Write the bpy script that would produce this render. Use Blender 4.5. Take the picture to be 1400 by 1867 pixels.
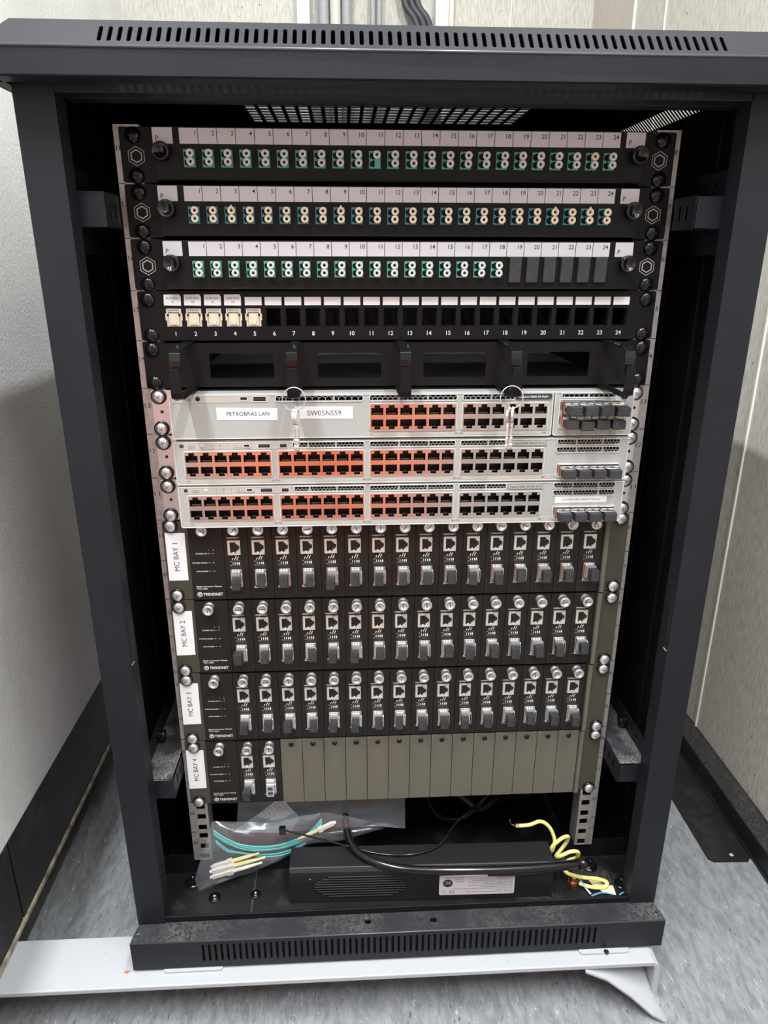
import bpy, bmesh, math, random
from mathutils import Vector, Matrix, noise
from mathutils.geometry import tessellate_polygon
random.seed(7)
for o in list(bpy.data.objects): bpy.data.objects.remove(o)
S = bpy.context.scene
COL = S.collection
PI = math.pi
# ------------------------------------------------------------------ camera
cd = bpy.data.cameras.new('camera'); cam = bpy.data.objects.new('camera', cd); COL.objects.link(cam)
cam.location = (-0.05228, -0.69010, 0.69574)
cam.rotation_euler = (1.228163, -0.001867, -0.052524)
cd.sensor_fit = 'VERTICAL'; cd.sensor_height = 24.0
cd.lens = 24.0 * 1301.594 / 1867.0
cd.clip_start = 0.01
S.camera = cam
# ------------------------------------------------------------------ light and exposure
S.view_settings.view_transform = 'Standard'; S.view_settings.look = 'None'
S.view_settings.gamma = 1.0; S.view_settings.use_curve_mapping = False
S.view_settings.exposure = 0.36
W = bpy.data.worlds.new('world'); S.world = W; W.use_nodes = True
W.node_tree.nodes['Background'].inputs[0].default_value = (0.86, 0.93, 1.0, 1)
W.node_tree.nodes['Background'].inputs[1].default_value = 0.55
def area(name, loc, sx, sy, power, col=(1, .98, .95), rot=(0, 0, 0)):
    l = bpy.data.lights.new(name, 'AREA'); l.shape = 'RECTANGLE'; l.size = sx; l.size_y = sy
    l.energy = power; l.color = col
    o = bpy.data.objects.new(name, l); o.location = loc; o.rotation_euler = rot; COL.objects.link(o); return o
area('tube_light_near', (-0.48, -0.85, 2.22), 0.026, 1.6, 45, (.97, .98, 1))
area('tube_light_far', (0.10, 0.80, 2.20), 0.9, 0.2, 1.5, (1, .97, .90))  # added unseen fill that brightens the back wall
area('tube_light_right', (0.36, -0.75, 2.22), 0.05, 1.3, 31, (.97, .98, 1))
area('tube_light_room', (0.0, -1.45, 2.20), 1.5, 0.3, 9, (.96, .98, 1), (math.radians(25), 0, 0))  # added broad fill from the front, not a tube fixture

# ------------------------------------------------------------------ materials
def sock(n, *names):
    for k in names:
        if k in n.inputs: return n.inputs[k]
def mat(name, col, rough=.5, metal=0., spec=None, bump=0., bscale=300., var=0., vscale=40., col2=None, stretch=(1, 1, 1), aniso=None):
    m = bpy.data.materials.new(name); m.use_nodes = True
    nt = m.node_tree; b = nt.nodes['Principled BSDF']
    b.inputs['Base Color'].default_value = (*col, 1); b.inputs['Roughness'].default_value = rough
    b.inputs['Metallic'].default_value = metal
    if spec is not None: b.inputs['Specular IOR Level'].default_value = spec
    if bump or var:
        tc = nt.nodes.new('ShaderNodeTexCoord'); mp = nt.nodes.new('ShaderNodeMapping')
        mp.inputs['Scale'].default_value = stretch
        nt.links.new(tc.outputs['Object'], mp.inputs[0])
    if var:
        n = nt.nodes.new('ShaderNodeTexNoise'); n.inputs['Scale'].default_value = vscale; n.inputs['Detail'].default_value = 6
        nt.links.new(mp.outputs[0], n.inputs['Vector'])
        r = nt.nodes.new('ShaderNodeValToRGB')
        c2 = col2 or tuple(c * (1 - var) for c in col)
        r.color_ramp.elements[0].color = (*c2, 1); r.color_ramp.elements[1].color = (*col, 1)
        r.color_ramp.elements[0].position = .35; r.color_ramp.elements[1].position = .65
        nt.links.new(n.outputs[0], r.inputs[0]); nt.links.new(r.outputs[0], b.inputs['Base Color'])
    if bump:
        n = nt.nodes.new('ShaderNodeTexNoise'); n.inputs['Scale'].default_value = bscale; n.inputs['Detail'].default_value = 3
        nt.links.new(mp.outputs[0], n.inputs['Vector'])
        bp = nt.nodes.new('ShaderNodeBump'); bp.inputs['Strength'].default_value = bump; bp.inputs['Distance'].default_value = .001
        nt.links.new(n.outputs[0], bp.inputs['Height']); nt.links.new(bp.outputs[0], b.inputs['Normal'])
    return m
def dusty(name, base, dust, lo=.5, hi=.62, scale=25., rough=.6, fine=500.):
    """dark coated steel with settled dust in shaped patches"""
    m = mat(name, base, rough); nt = m.node_tree; b = nt.nodes['Principled BSDF']
    tc = nt.nodes.new('ShaderNodeTexCoord')
    a = nt.nodes.new('ShaderNodeTexNoise'); a.inputs['Scale'].default_value = scale; a.inputs['Detail'].default_value = 5
    f = nt.nodes.new('ShaderNodeTexNoise'); f.inputs['Scale'].default_value = fine; f.inputs['Detail'].default_value = 2
    for n in (a, f): nt.links.new(tc.outputs['Object'], n.inputs['Vector'])
    r1 = nt.nodes.new('ShaderNodeValToRGB'); r1.color_ramp.elements[0].position = lo; r1.color_ramp.elements[1].position = hi
    r2 = nt.nodes.new('ShaderNodeValToRGB'); r2.color_ramp.elements[0].position = .38; r2.color_ramp.elements[1].position = .6
    nt.links.new(a.outputs[0], r1.inputs[0]); nt.links.new(f.outputs[0], r2.inputs[0])
    mu = nt.nodes.new('ShaderNodeMath'); mu.operation = 'MULTIPLY'
    nt.links.new(r1.outputs[0], mu.inputs[0]); nt.links.new(r2.outputs[0], mu.inputs[1])
    mx = nt.nodes.new('ShaderNodeMix'); mx.data_type = 'RGBA'
    mx.inputs['A'].default_value = (*base, 1); mx.inputs['B'].default_value = (*dust, 1)
    for s in mx.inputs:
        if s.type == 'RGBA' and s.name == 'A': s.default_value = (*base, 1)
        if s.type == 'RGBA' and s.name == 'B': s.default_value = (*dust, 1)
    nt.links.new(mu.outputs[0], [s for s in mx.inputs if s.name == 'Factor' and s.type == 'VALUE'][0])
    nt.links.new([s for s in mx.outputs if s.type == 'RGBA'][0], b.inputs['Base Color'])
    return m
M = {}
M['cab'] = mat('grey_black_powder_coat', (.0125, .0145, .0195), .46, spec=.26, bump=.15, bscale=900, var=.22, vscale=9)
M['cabin'] = mat('black_coated_steel', (.005, .0055, .007), .5, spec=.25, bump=.1, bscale=700)
M['dust'] = dusty('dusty_black_steel', (.005, .0055, .0065), (.075, .072, .068), .54, .80, 26, .45)
M['dustp'] = dusty('dusty_plinth_steel', (.013, .015, .019), (.095, .092, .088), .36, .70, 14, .6, 350)
M['edge'] = mat('worn_folded_edge', (.06, .062, .07), .30, spec=.7)  # paler than the cabinet coat: highlight painted along the folded edges
M['dustb'] = dusty('dust_covered_bracket', (.03, .033, .037), (.22, .215, .20), .40, .52, 30)
M['matte'] = mat('matt_black_plastic', (.012, .012, .014), .42, spec=.4, bump=.1, bscale=500)
M['slot'] = mat('slot_black', (.004, .004, .004), .8)
M['galv'] = mat('galvanised_steel', (.52, .51, .49), .42, .75, bump=.2, bscale=350, var=.25, vscale=160)
M['panel'] = mat('black_panel_paint', (.0045, .0045, .005), .5, spec=.22, bump=.08, bscale=900)
M['gloss'] = mat('glossy_black_plastic', (.006, .006, .007), .16)
M['rub'] = mat('dark_rubber', (.035, .037, .042), .6, bump=.1, bscale=500, var=.35, vscale=120)
M['tag'] = mat('grey_white_tag', (.62, .61, .65), .6)
M['paper'] = mat('white_paper_label', (.80, .81, .83), .55)
M['ink'] = mat('black_ink', (.02, .02, .022), .7)
M['inkg'] = mat('grey_ink', (.14, .14, .14), .7)
M['wink'] = mat('white_ink', (.72, .72, .68), .6)
M['gink'] = mat('silver_ink', (.42, .42, .42), .5)
M['aqua'] = mat('aqua_green_plastic', (.07, .40, .29), .4)
M['teal'] = mat('blue_teal_plastic', (.035, .24, .28), .4)
M['cap'] = mat('white_rubber_cap', (.62, .62, .60), .5)
M['capc'] = mat('cream_rubber_cap', (.72, .60, .46), .5)
M['cream'] = mat('cream_plastic', (.68, .63, .48), .4)
M['hole'] = mat('dark_bore', (.05, .035, .025), .6)
M['chrome'] = mat('bright_chrome', (.88, .89, .90), .30, .9, bump=.5, bscale=700)
M['alu'] = mat('turned_aluminium', (.70, .70, .69), .36, .8)
M['nickel'] = mat('nickel_port_shield', (.80, .78, .74), .24, 1.)
M['jackm'] = mat('jack_shield', (.80, .77, .68), .36, .55)
M['earm'] = mat('zinc_ear', (.72, .73, .75), .26, 1.)
M['sw'] = mat('light_grey_switch', (.39, .40, .385), .42)
M['swr'] = mat('white_bezel_edge', (.60, .61, .60), .35)
M['swb'] = mat('warm_grey_strip', (.46, .43, .39), .45)
M['swtop'] = mat('switch_lid_steel', (.72, .74, .74), .35, .4)
M['port'] = mat('port_black', (.006, .006, .006), .45)
M['pin'] = mat('contact_pin', (.5, .42, .28), .3, 1.)
M['card'] = mat('brown_black_card', (.0155, .0140, .0118), .42, spec=.3, bump=.08, bscale=900, var=.12, vscale=60)
M['olive'] = mat('olive_grey_blank', (.118, .112, .086), .42, bump=.08, bscale=900)
M['dolive'] = mat('dark_olive_ear', (.052, .048, .033), .42)
M['white'] = dusty('white_painted_steel', (.42, .445, .47), (.30, .30, .29), .68, .72, 260, .45, 120)
M['copper'] = mat('copper', (.72, .33, .18), .3, 1.)
M['yg'] = mat('yellow_sleeve', (.72, .68, .20), .38)
M['ytag'] = mat('pale_yellow_tag', (.80, .82, .48), .5)
M['blue'] = mat('blue_wire', (.10, .30, .60), .4)
M['fibre'] = mat('aqua_fibre_jacket', (.07, .50, .46), .4)
M['conn'] = mat('beige_connector', (.70, .60, .28), .4)
M['clear'] = mat('frosted_connector', (.62, .60, .52), .3)
M['orange'] = mat('orange_cotton', (.95, .21, .07), .8, bump=.3, bscale=200)
M['skin'] = mat('skin', (.45, .26, .18), .5)
M['boot'] = mat('black_leather', (.02, .018, .016), .5)
# striped earth wire
def wiremat():
    m = mat('yellow_green_wire', (.80, .76, .24), .35); nt = m.node_tree; b = nt.nodes['Principled BSDF']
    tc = nt.nodes.new('ShaderNodeTexCoord'); sp = nt.nodes.new('ShaderNodeSeparateXYZ')
    geo = nt.nodes.new('ShaderNodeNewGeometry'); s2 = nt.nodes.new('ShaderNodeSeparateXYZ')
    nt.links.new(geo.outputs['Normal'], s2.inputs[0])
    n = nt.nodes.new('ShaderNodeTexNoise'); n.inputs['Scale'].default_value = 14
    nt.links.new(tc.outputs['Object'], n.inputs['Vector'])
    r = nt.nodes.new('ShaderNodeValToRGB'); r.color_ramp.elements[0].position = .60; r.color_ramp.elements[1].position = .63
    r.color_ramp.elements[0].color = (.80, .76, .24, 1); r.color_ramp.elements[1].color = (.06, .34, .16, 1)
    nt.links.new(n.outputs[0], r.inputs[0]); nt.links.new(r.outputs[0], b.inputs['Base Color']); return m
M['earth'] = wiremat()
def floormat():
    m = mat('marbled_vinyl', (.36, .38, .39), .42); nt = m.node_tree; b = nt.nodes['Principled BSDF']; L = nt.links.new
    tc = nt.nodes.new('ShaderNodeTexCoord')
    def tex(sx, sy, scale, det, rz=.25):
        mp = nt.nodes.new('ShaderNodeMapping'); mp.inputs['Scale'].default_value = (sx, sy, 1); mp.inputs['Rotation'].default_value = (0, 0, rz)
        n = nt.nodes.new('ShaderNodeTexNoise'); n.inputs['Scale'].default_value = scale; n.inputs['Detail'].default_value = det; n.inputs['Distortion'].default_value = .6
        L(tc.outputs['Object'], mp.inputs[0]); L(mp.outputs[0], n.inputs['Vector']); return n
    a = tex(3.0, 1, 40, 9); r = nt.nodes.new('ShaderNodeValToRGB')
    e = r.color_ramp.elements; e[0].position = .35; e[0].color = (.175, .19, .205, 1); e[1].position = .65; e[1].color = (.275, .29, .305, 1)
    L(a.outputs[0], r.inputs[0])
    w = tex(4, 1, 110, 5); rw = nt.nodes.new('ShaderNodeValToRGB'); rw.color_ramp.elements[0].position = .65; rw.color_ramp.elements[1].position = .69
    L(w.outputs[0], rw.inputs[0])
    d = tex(4, 1, 100, 5, .12); rd = nt.nodes.new('ShaderNodeValToRGB'); rd.color_ramp.elements[0].position = .31; rd.color_ramp.elements[1].position = .355
    rd.color_ramp.elements[0].color = (1, 1, 1, 1); rd.color_ramp.elements[1].color = (0, 0, 0, 1)
    L(d.outputs[0], rd.inputs[0])
    def mix(fac, A, colB):
        x = nt.nodes.new('ShaderNodeMixRGB'); L(fac, x.inputs[0]); L(A, x.inputs[1]); x.inputs[2].default_value = (*colB, 1); return x
    x1 = mix(rw.outputs[0], r.outputs[0], (.46, .48, .49)); x2 = mix(rd.outputs[0], x1.outputs[0], (.07, .07, .07))
    L(x2.outputs[0], b.inputs['Base Color']); return m
M['floor'] = floormat()
def wallmat(name, c1, c2, speck=True, vert=True):
    m = mat(name, c1, .55); nt = m.node_tree; b = nt.nodes['Principled BSDF']; L = nt.links.new
    tc = nt.nodes.new('ShaderNodeTexCoord'); mp = nt.nodes.new('ShaderNodeMapping'); mp.inputs['Scale'].default_value = (1, 1, .12 if vert else 1)
    L(tc.outputs['Object'], mp.inputs[0])
    n = nt.nodes.new('ShaderNodeTexNoise'); n.inputs['Scale'].default_value = 420; n.inputs['Detail'].default_value = 4; L(mp.outputs[0], n.inputs['Vector'])
    r = nt.nodes.new('ShaderNodeValToRGB'); e = r.color_ramp.elements; e[0].position = .36; e[0].color = (*c2, 1); e[1].position = .6; e[1].color = (*c1, 1)
    L(n.outputs[0], r.inputs[0]); out = r.outputs[0]
    if speck:
        s = nt.nodes.new('ShaderNodeTexNoise'); s.inputs['Scale'].default_value = 90; s.inputs['Detail'].default_value = 1; L(tc.outputs['Object'], s.inputs['Vector'])
        rs = nt.nodes.new('ShaderNodeValToRGB'); rs.color_ramp.elements[0].position = .765; rs.color_ramp.elements[1].position = .80
        L(s.outputs[0], rs.inputs[0]); x = nt.nodes.new('ShaderNodeMixRGB'); L(rs.outputs[0], x.inputs[0]); L(out, x.inputs[1]); x.inputs[2].default_value = (.06, .05, .04, 1); out = x.outputs[0]
    L(out, b.inputs['Base Color']); return m
M['wall'] = wallmat('cream_textured_wall', (.70, .68, .61), (.50, .475, .41))
M['wallb'] = wallmat('cream_linen_wall', (.60, .58, .52), (.44, .42, .36))  # same cream wall, colour lowered to offset strong lamplight at the back
M['wallt'] = wallmat('tan_wall_panel', (.62, .57, .50), (.54, .49, .43), False)
M['jk'] = mat('satin_jack_shell', (.62, .58, .52), .5, .3)
M['joint'] = mat('pale_joint', (.80, .78, .70), .6)
M['ceil'] = mat('white_ceiling', (.8, .8, .78), .7)
M['steel'] = mat('orange_peel_grey_paint', (.84, .86, .85), .38, bump=1.0, bscale=260, var=.10, vscale=7)
M['skirt'] = dusty('black_vinyl_skirting', (.007, .0075, .008), (.035, .035, .035), .5, .7, 14, .5, 60)
M['skirtd'] = dusty('dusty_skirting_ledge', (.035, .035, .033), (.12, .115, .11), .30, .70, 14, .7, 300)
M['plate'] = dusty('black_floor_plate', (.008, .008, .009), (.025, .025, .025), .5, .65, 18, .45, 80)
M['strip'] = mat('grimy_cream_strip', (.50, .46, .34), .6, var=.6, vscale=60, col2=(.14, .12, .08))
M['trunk'] = mat('white_trunking', (.78, .79, .80), .45)
M['pipeg'] = mat('grey_conduit', (.36, .36, .38), .4)
M['pipew'] = mat('cream_conduit', (.62, .60, .55), .4)
M['cablek'] = mat('dark_cable', (.05, .05, .06), .5)
def bagmat(name, tint, w_diff, w_gl):
    m = bpy.data.materials.new(name); m.use_nodes = True; nt = m.node_tree; nt.nodes.clear()
    o = nt.nodes.new('ShaderNodeOutputMaterial'); t = nt.nodes.new('ShaderNodeBsdfTransparent'); g = nt.nodes.new('ShaderNodeBsdfGlossy'); d = nt.nodes.new('ShaderNodeBsdfDiffuse')
    t.inputs[0].default_value = (.93, .95, .97, 1); g.inputs['Roughness'].default_value = .12; d.inputs[0].default_value = (*tint, 1)
    a = nt.nodes.new('ShaderNodeMixShader'); a.inputs[0].default_value = w_diff
    b = nt.nodes.new('ShaderNodeMixShader'); b.inputs[0].default_value = w_gl
    nt.links.new(t.outputs[0], a.inputs[1]); nt.links.new(d.outputs[0], a.inputs[2]); nt.links.new(a.outputs[0], b.inputs[1]); nt.links.new(g.outputs[0], b.inputs[2]); nt.links.new(b.outputs[0], o.inputs[0])
    return m
M['bag'] = bagmat('clear_plastic_film', (.75, .80, .85), .045, .065)
M['bagd'] = bagmat('smoky_plastic_film', (.20, .23, .26), .26, .05)

# ------------------------------------------------------------------ text outlines
_tc = {}
def text_tris(s, off=0.):
    key = (s, off)
    if key in _tc: return _tc[key]
    c = bpy.data.curves.new('t', 'FONT'); c.body = s; c.size = 1; c.resolution_u = 3; c.offset = off
    o = bpy.data.objects.new('t', c); COL.objects.link(o)
    dg = bpy.context.evaluated_depsgraph_get(); me = bpy.data.meshes.new_from_object(o.evaluated_get(dg))
    vs = [(v.co.x, v.co.y) for v in me.vertices]; fs = [tuple(p.vertices) for p in me.polygons]
    bpy.data.objects.remove(o); bpy.data.curves.remove(c); bpy.data.meshes.remove(me)
    xs = [v[0] for v in vs]; ys = [v[1] for v in vs]
    _tc[key] = (vs, fs, min(xs), max(xs), min(ys), max(ys)); return _tc[key]

# ------------------------------------------------------------------ mesh builder
def rect(x0, z0, x1, z1): return [(x0, z0), (x1, z0), (x1, z1), (x0, z1)]
def rrect(x0, z0, x1, z1, r, n=4):
    P = []
    for cx, cz, a in ((x1 - r, z0 + r, -90), (x1 - r, z1 - r, 0), (x0 + r, z1 - r, 90), (x0 + r, z0 + r, 180)):
        for i in range(n + 1):
            t = math.radians(a + 90 * i / n); P.append((cx + r * math.cos(t), cz + r * math.sin(t)))
    return P
def ngon(cx, cz, r, n, a0=0.): return [(cx + r * math.cos(a0 + 2 * PI * i / n), cz + r * math.sin(a0 + 2 * PI * i / n)) for i in range(n)]
class MB:
    def __init__(s): s.v = []; s.f = []; s.m = []; s.sm = []; s.mats = []
    def mi(s, m):
        m = M[m] if isinstance(m, str) else m
        if m not in s.mats: s.mats.append(m)
        return s.mats.index(m)
    def add(s, vs, fs, m, smooth=False):
        k = len(s.v); i = s.mi(m); s.v += [tuple(v) for v in vs]
        for f in fs: s.f.append(tuple(a + k for a in f)); s.m.append(i); s.sm.append(smooth)
        return s
    def box(s, x0, x1, y0, y1, z0, z1, m):
        V = [(x, y, z) for x in (x0, x1) for y in (y0, y1) for z in (z0, z1)]
        return s.add(V, [(0, 1, 3, 2), (4, 6, 7, 5), (0, 4, 5, 1), (2, 3, 7, 6), (0, 2, 6, 4), (1, 5, 7, 3)], m)
    def plate(s, outer, holes, y0, y1, m, fm=None, wall=None):
        """flat sheet in the x/z plane from y0 (front) to y1, with through holes"""
        fm = fm or (lambda u, v, d: (u, d, v))
        loops = [outer] + list(holes); pts = [p for l in loops for p in l]
        tr = tessellate_polygon([[Vector((p[0], p[1], 0)) for p in l] for l in loops]); n = len(pts)
        V = [fm(u, v, y0) for u, v in pts] + [fm(u, v, y1) for u, v in pts]
        F = [tuple(t) for t in tr] + [tuple(a + n for a in reversed(t)) for t in tr]
        s.add(V, F, m)
        k = 0; V2 = []; F2 = []
        for l in loops:
            for i in range(len(l)):
                a = k + i; b = k + (i + 1) % len(l); F2.append((a, b, b + n, a + n))
            k += len(l)
        return s.add(V, F2, wall or m)
    def cyl(s, c, ax, r0, L, m, n=20, r1=None, cap=True):
        prof = [(r0, 0), (r1 if r1 is not None else r0, L)]
        if cap: prof = [(0, 0)] + prof + [(0, L)]
        return s.lathe(c, ax, prof, m, n)
    def lathe(s, c, ax, prof, m, n=20, smooth=True):
        ax = Vector(ax).normalized(); u = ax.orthogonal().normalized(); w = ax.cross(u); c = Vector(c); V = []; F = []
        for r, h in prof:
            for i in range(n):
                a = 2 * PI * i / n; V.append(c + ax * h + (u * math.cos(a) + w * math.sin(a)) * max(r, 1e-6))
        for j in range(len(prof) - 1):
            for i in range(n):
                a = j * n + i; b = j * n + (i + 1) % n; F.append((a, b, b + n, a + n))
        return s.add(V, F, m, smooth)
    def tube(s, pts, r, m, n=10, closed=False, sub=6, cap=True):
        P = [Vector(p) for p in pts]; Q = []
        N = len(P); segs = N if closed else N - 1
        for i in range(segs):
            p0 = P[(i - 1) % N] if closed or i > 0 else P[0] * 2 - P[1]; p1 = P[i]; p2 = P[(i + 1) % N]; p3 = P[(i + 2) % N] if closed or i + 2 < N else P[-1] * 2 - P[-2]
            for k in range(sub):
                t = k / sub; Q.append(.5 * ((2 * p1) + (-p0 + p2) * t + (2 * p0 - 5 * p1 + 4 * p2 - p3) * t * t + (-p0 + 3 * p1 - 3 * p2 + p3) * t ** 3))
        if not closed: Q.append(P[-1])
        K = len(Q); V = []; F = []; up = None
        for i in range(K):
            d = (Q[(i + 1) % K] - Q[i - 1]) if closed else (Q[min(i + 1, K - 1)] - Q[max(i - 1, 0)])
            d.normalize()
            if up is None: up = d.orthogonal().normalized()
            up = (up - d * up.dot(d)).normalized(); w = d.cross(up)
            for j in range(n):
                a = 2 * PI * j / n; V.append(Q[i] + (up * math.cos(a) + w * math.sin(a)) * r)
        for i in range(K if closed else K - 1):
            for j in range(n):
                a = i * n + j; b = i * n + (j + 1) % n; c2 = ((i + 1) % K) * n; F.append((a, b, c2 + (j + 1) % n, c2 + j))
        if cap and not closed: F.append(tuple(reversed(range(n)))); F.append(tuple((K - 1) * n + j for j in range(n)))
        return s.add(V, F, m, True)
    def text(s, st, x, z, h=None, y=0., m='ink', align='c', w=None, rot=0., fm=None):
        """text in the x/z plane facing -y; (x,z) is the baseline point; h letter height, w total width"""
        vs, fs, x0, x1, y0, y1 = text_tris(st, .018 if (h or 1) < .0032 and m in ('wink', 'gink') else .006 if (h or 1) < .0045 else 0.)
        base = 0 if any(ch.isalnum() for ch in st) else y0
        cap = y1 - base
        sy = (h / cap) if h else None; sx = (w / (x1 - x0)) if w else sy
        if sy is None: sy = sx
        ox = {'c': (x0 + x1) / 2, 'l': x0, 'r': x1}[align]; ca, sa = math.cos(rot), math.sin(rot)
        V = []
        for a, b in vs:
            a = (a - ox) * sx; b = (b - base) * sy; p = (x + a * ca - b * sa, z + a * sa + b * ca)
            V.append(fm(*p, y) if fm else (p[0], y, p[1]))
        return s.add(V, fs, m)
    def ring(s, outer, inner, y, m):
        n = len(outer); V = [(u, y, v) for u, v in outer] + [(u, y, v) for u, v in inner]
        return s.add(V, [(i, (i + 1) % n, n + (i + 1) % n, n + i) for i in range(n)], m)
    def poly(s, pts, y, m): return s.add([(u, y, v) for u, v in pts], [tuple(range(len(pts)))], m)
    def obj(s, name, parent=None, loc=None, bevel=0., label=None):
        me = bpy.data.meshes.new(name); me.from_pydata(s.v, [], s.f)
        for m in s.mats: me.materials.append(m)
        me.polygons.foreach_set('material_index', s.m); me.polygons.foreach_set('use_smooth', s.sm); me.update()
        bm = bmesh.new(); bm.from_mesh(me); bmesh.ops.remove_doubles(bm, verts=bm.verts, dist=1e-6); bmesh.ops.recalc_face_normals(bm, faces=bm.faces); bm.to_mesh(me); bm.free()
        o = bpy.data.objects.new(name, me); COL.objects.link(o)
        if parent: o.parent = parent
        if loc: o.location = loc
        if bevel:
            b = o.modifiers.new('bevel', 'BEVEL'); b.width = bevel; b.segments = 2; b.limit_method = 'ANGLE'; b.angle_limit = math.radians(50)
        if label: o['label'] = label
        return o
def thing(name, label, cat, loc=(0, 0, 0), group=None, rot=(0, 0, 0)):
    o = bpy.data.objects.new(name, None); o.empty_display_size = .02; COL.objects.link(o); o.location = loc; o.rotation_euler = rot
    o['label'] = label; o['category'] = cat
    if group: o['group'] = group
    return o
def tag(o, label, cat, group=None):
    o['label'] = label; o['category'] = cat
    if group: o['group'] = group
    return o
KIDS = {}
def kids(o): return [c for c in bpy.data.objects if c.parent == o]
def copy_tree(root, loc, label, group=None, skip=()):
    if root.name not in KIDS: KIDS[root.name] = [(c, kids(c)) for c in kids(root)]
    r = root.copy(); COL.objects.link(r); r.location = loc; r['label'] = label
    if group: r['group'] = group
    for c, gs in KIDS[root.name]:
        if c.name.split('.')[0] in skip: continue
        k = c.copy(); COL.objects.link(k); k.parent = r
        for g in gs:
            if g.name.split('.')[0] in skip: continue
            d = g.copy(); COL.objects.link(d); d.parent = k
    return r
def dup(o, parent, loc, rot=None, label=None):
    c = o.copy(); COL.objects.link(c); c.parent = parent; c.location = loc
    if rot: c.rotation_euler = rot
    if label: c['label'] = label
    return c
def struct(o): o['kind'] = 'structure'; return o
U = .04445
def uz(k): return (k - 1) * U
ORD = ['zeroth', 'first', 'second', 'third', 'fourth', 'fifth', 'sixth', 'seventh', 'eighth', 'ninth', 'tenth', 'eleventh', 'twelfth', 'thirteenth', 'fourteenth', 'fifteenth', 'sixteenth']

# ================================================================== SETTING
FZ = -.130
b = MB(); b.box(-3, .545, -3, 1.26, FZ - .05, FZ, 'floor'); struct(b.obj('floor'))
b = MB(); b.box(-3, .60, -3, 1.30, 2.30, 2.35, 'ceil'); struct(b.obj('ceiling'))
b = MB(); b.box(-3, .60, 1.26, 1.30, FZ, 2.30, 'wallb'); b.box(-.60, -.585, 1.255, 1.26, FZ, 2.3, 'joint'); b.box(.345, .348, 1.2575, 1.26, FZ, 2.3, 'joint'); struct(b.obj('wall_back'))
b = MB(); b.box(.545, .60, -3, 1.26, FZ, 2.30, 'wall'); b.box(.5435, .545, .985, 1.26, FZ, 2.3, 'wallt')
b.box(.5425, .545, .8215, .8245, FZ, 2.3, 'joint'); b.box(.5425, .545, .321, .3245, FZ, 2.3, 'joint'); b.box(.5405, .545, .98, .985, FZ, 2.3, 'joint')
struct(b.obj('wall_right'))
b = MB()
fmy = lambda u, v, d: (u, d, v)
b.plate([(.528, FZ), (.545, FZ), (.545, -.070), (.540, -.068), (.532, -.094), (.5295, -.098)], [], -1.6, 1.26, 'skirt')
b.add([(.5399, -1.6, -.0675), (.5399, 1.26, -.0675), (.5305, 1.26, -.0960), (.5305, -1.6, -.0960)], [(0, 1, 2, 3)], 'skirtd')
b.box(.526, .5285, -1.6, 1.26, FZ, FZ + .004, 'skirt')
struct(b.obj('baseboard_right'))
# services on the rear wall
b = MB(); b.box(-.148, -.122, 1.225, 1.26, .2, 2.3, 'trunk'); b.box(-.150, -.1465, 1.222, 1.26, .2, 2.3, 'trunk')
tag(b.obj('cable_trunking'), 'white plastic cable trunking on back wall, left of the grey conduits', 'trunking')
b = MB(); b.box(.166, .195, 1.225, 1.26, .2, 2.3, 'trunk'); b.box(.197, .209, 1.240, 1.26, .2, 2.3, 'pipew')
tag(b.obj('cable_trunking'), 'white plastic cable trunking on back wall, right of the dark cables', 'trunking')
for x, r, m, lb in ((-.0905, .0125, 'pipeg', 'grey round conduit next to the left trunking'), (-.0635, .0125, 'pipew', 'cream round conduit between two grey conduits'), (-.038, .011, 'pipeg', 'grey round conduit right of the cream conduit'), (.022, .006, 'pipeg', 'thin grey conduit, left one of the slim pair'), (.0365, .006, 'pipeg', 'thin grey conduit, right one of the slim pair')):
    b = MB(); b.cyl((x, 1.23, .2), (0, 0, 1), r, 2.1, m, 20)
    tag(b.obj('conduit'), lb + ' on the back wall', 'pipe', 'conduits on the back wall')
for i, (dx, lb) in enumerate(((0, 'leftmost'), (.015, 'middle'), (.029, 'rightmost'))):
    b = MB(); b.tube([(.075 + dx, 1.235, 1.40), (.092 + dx, 1.225, 1.25), (.128 + dx, 1.222, 1.18), (.150 + dx, 1.222, .95), (.15 + dx, 1.225, .5)], .0075, 'cablek', 10)
    tag(b.obj('power_cable'), lb + ' of three dark cables slanting down the back wall', 'cable', 'dark cables on the back wall')

# ================================================================== LEFT STEEL CABINET
t = thing('steel_cabinet', 'tall light grey textured steel cabinet left of the black rack', 'cabinet', (-.449, -.2, -.06))
b = MB(); b.box(-.60, 0, -1.0, 1.065, .1195, 1.31, 'steel'); b.obj('cabinet_body', t, bevel=.004)
b = MB(); b.box(-.60, -.0015, -1.0, .176, .0045, .1195, 'skirt'); b.box(-.60, -.0015, .1795, 1.065, .0045, .1195, 'skirt')
b.box(-.60, -.004, .17, .19, .0045, .1195, 'slot'); b.obj('plinth', t)
b = MB(); b.box(-.03, .0012, -1.0, 1.065, -.0015, .0035, 'strip'); b.obj('edge_strip', t, label='grimy cream strip along the plinth bottom')
# ================================================================== WHITE SUPPORT BEAM
t = thing('support_beam', 'white painted steel support beam lying under both cabinets', 'beam', (0, -.08, FZ))
b = MB()
zb = -.0635 - FZ
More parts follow.
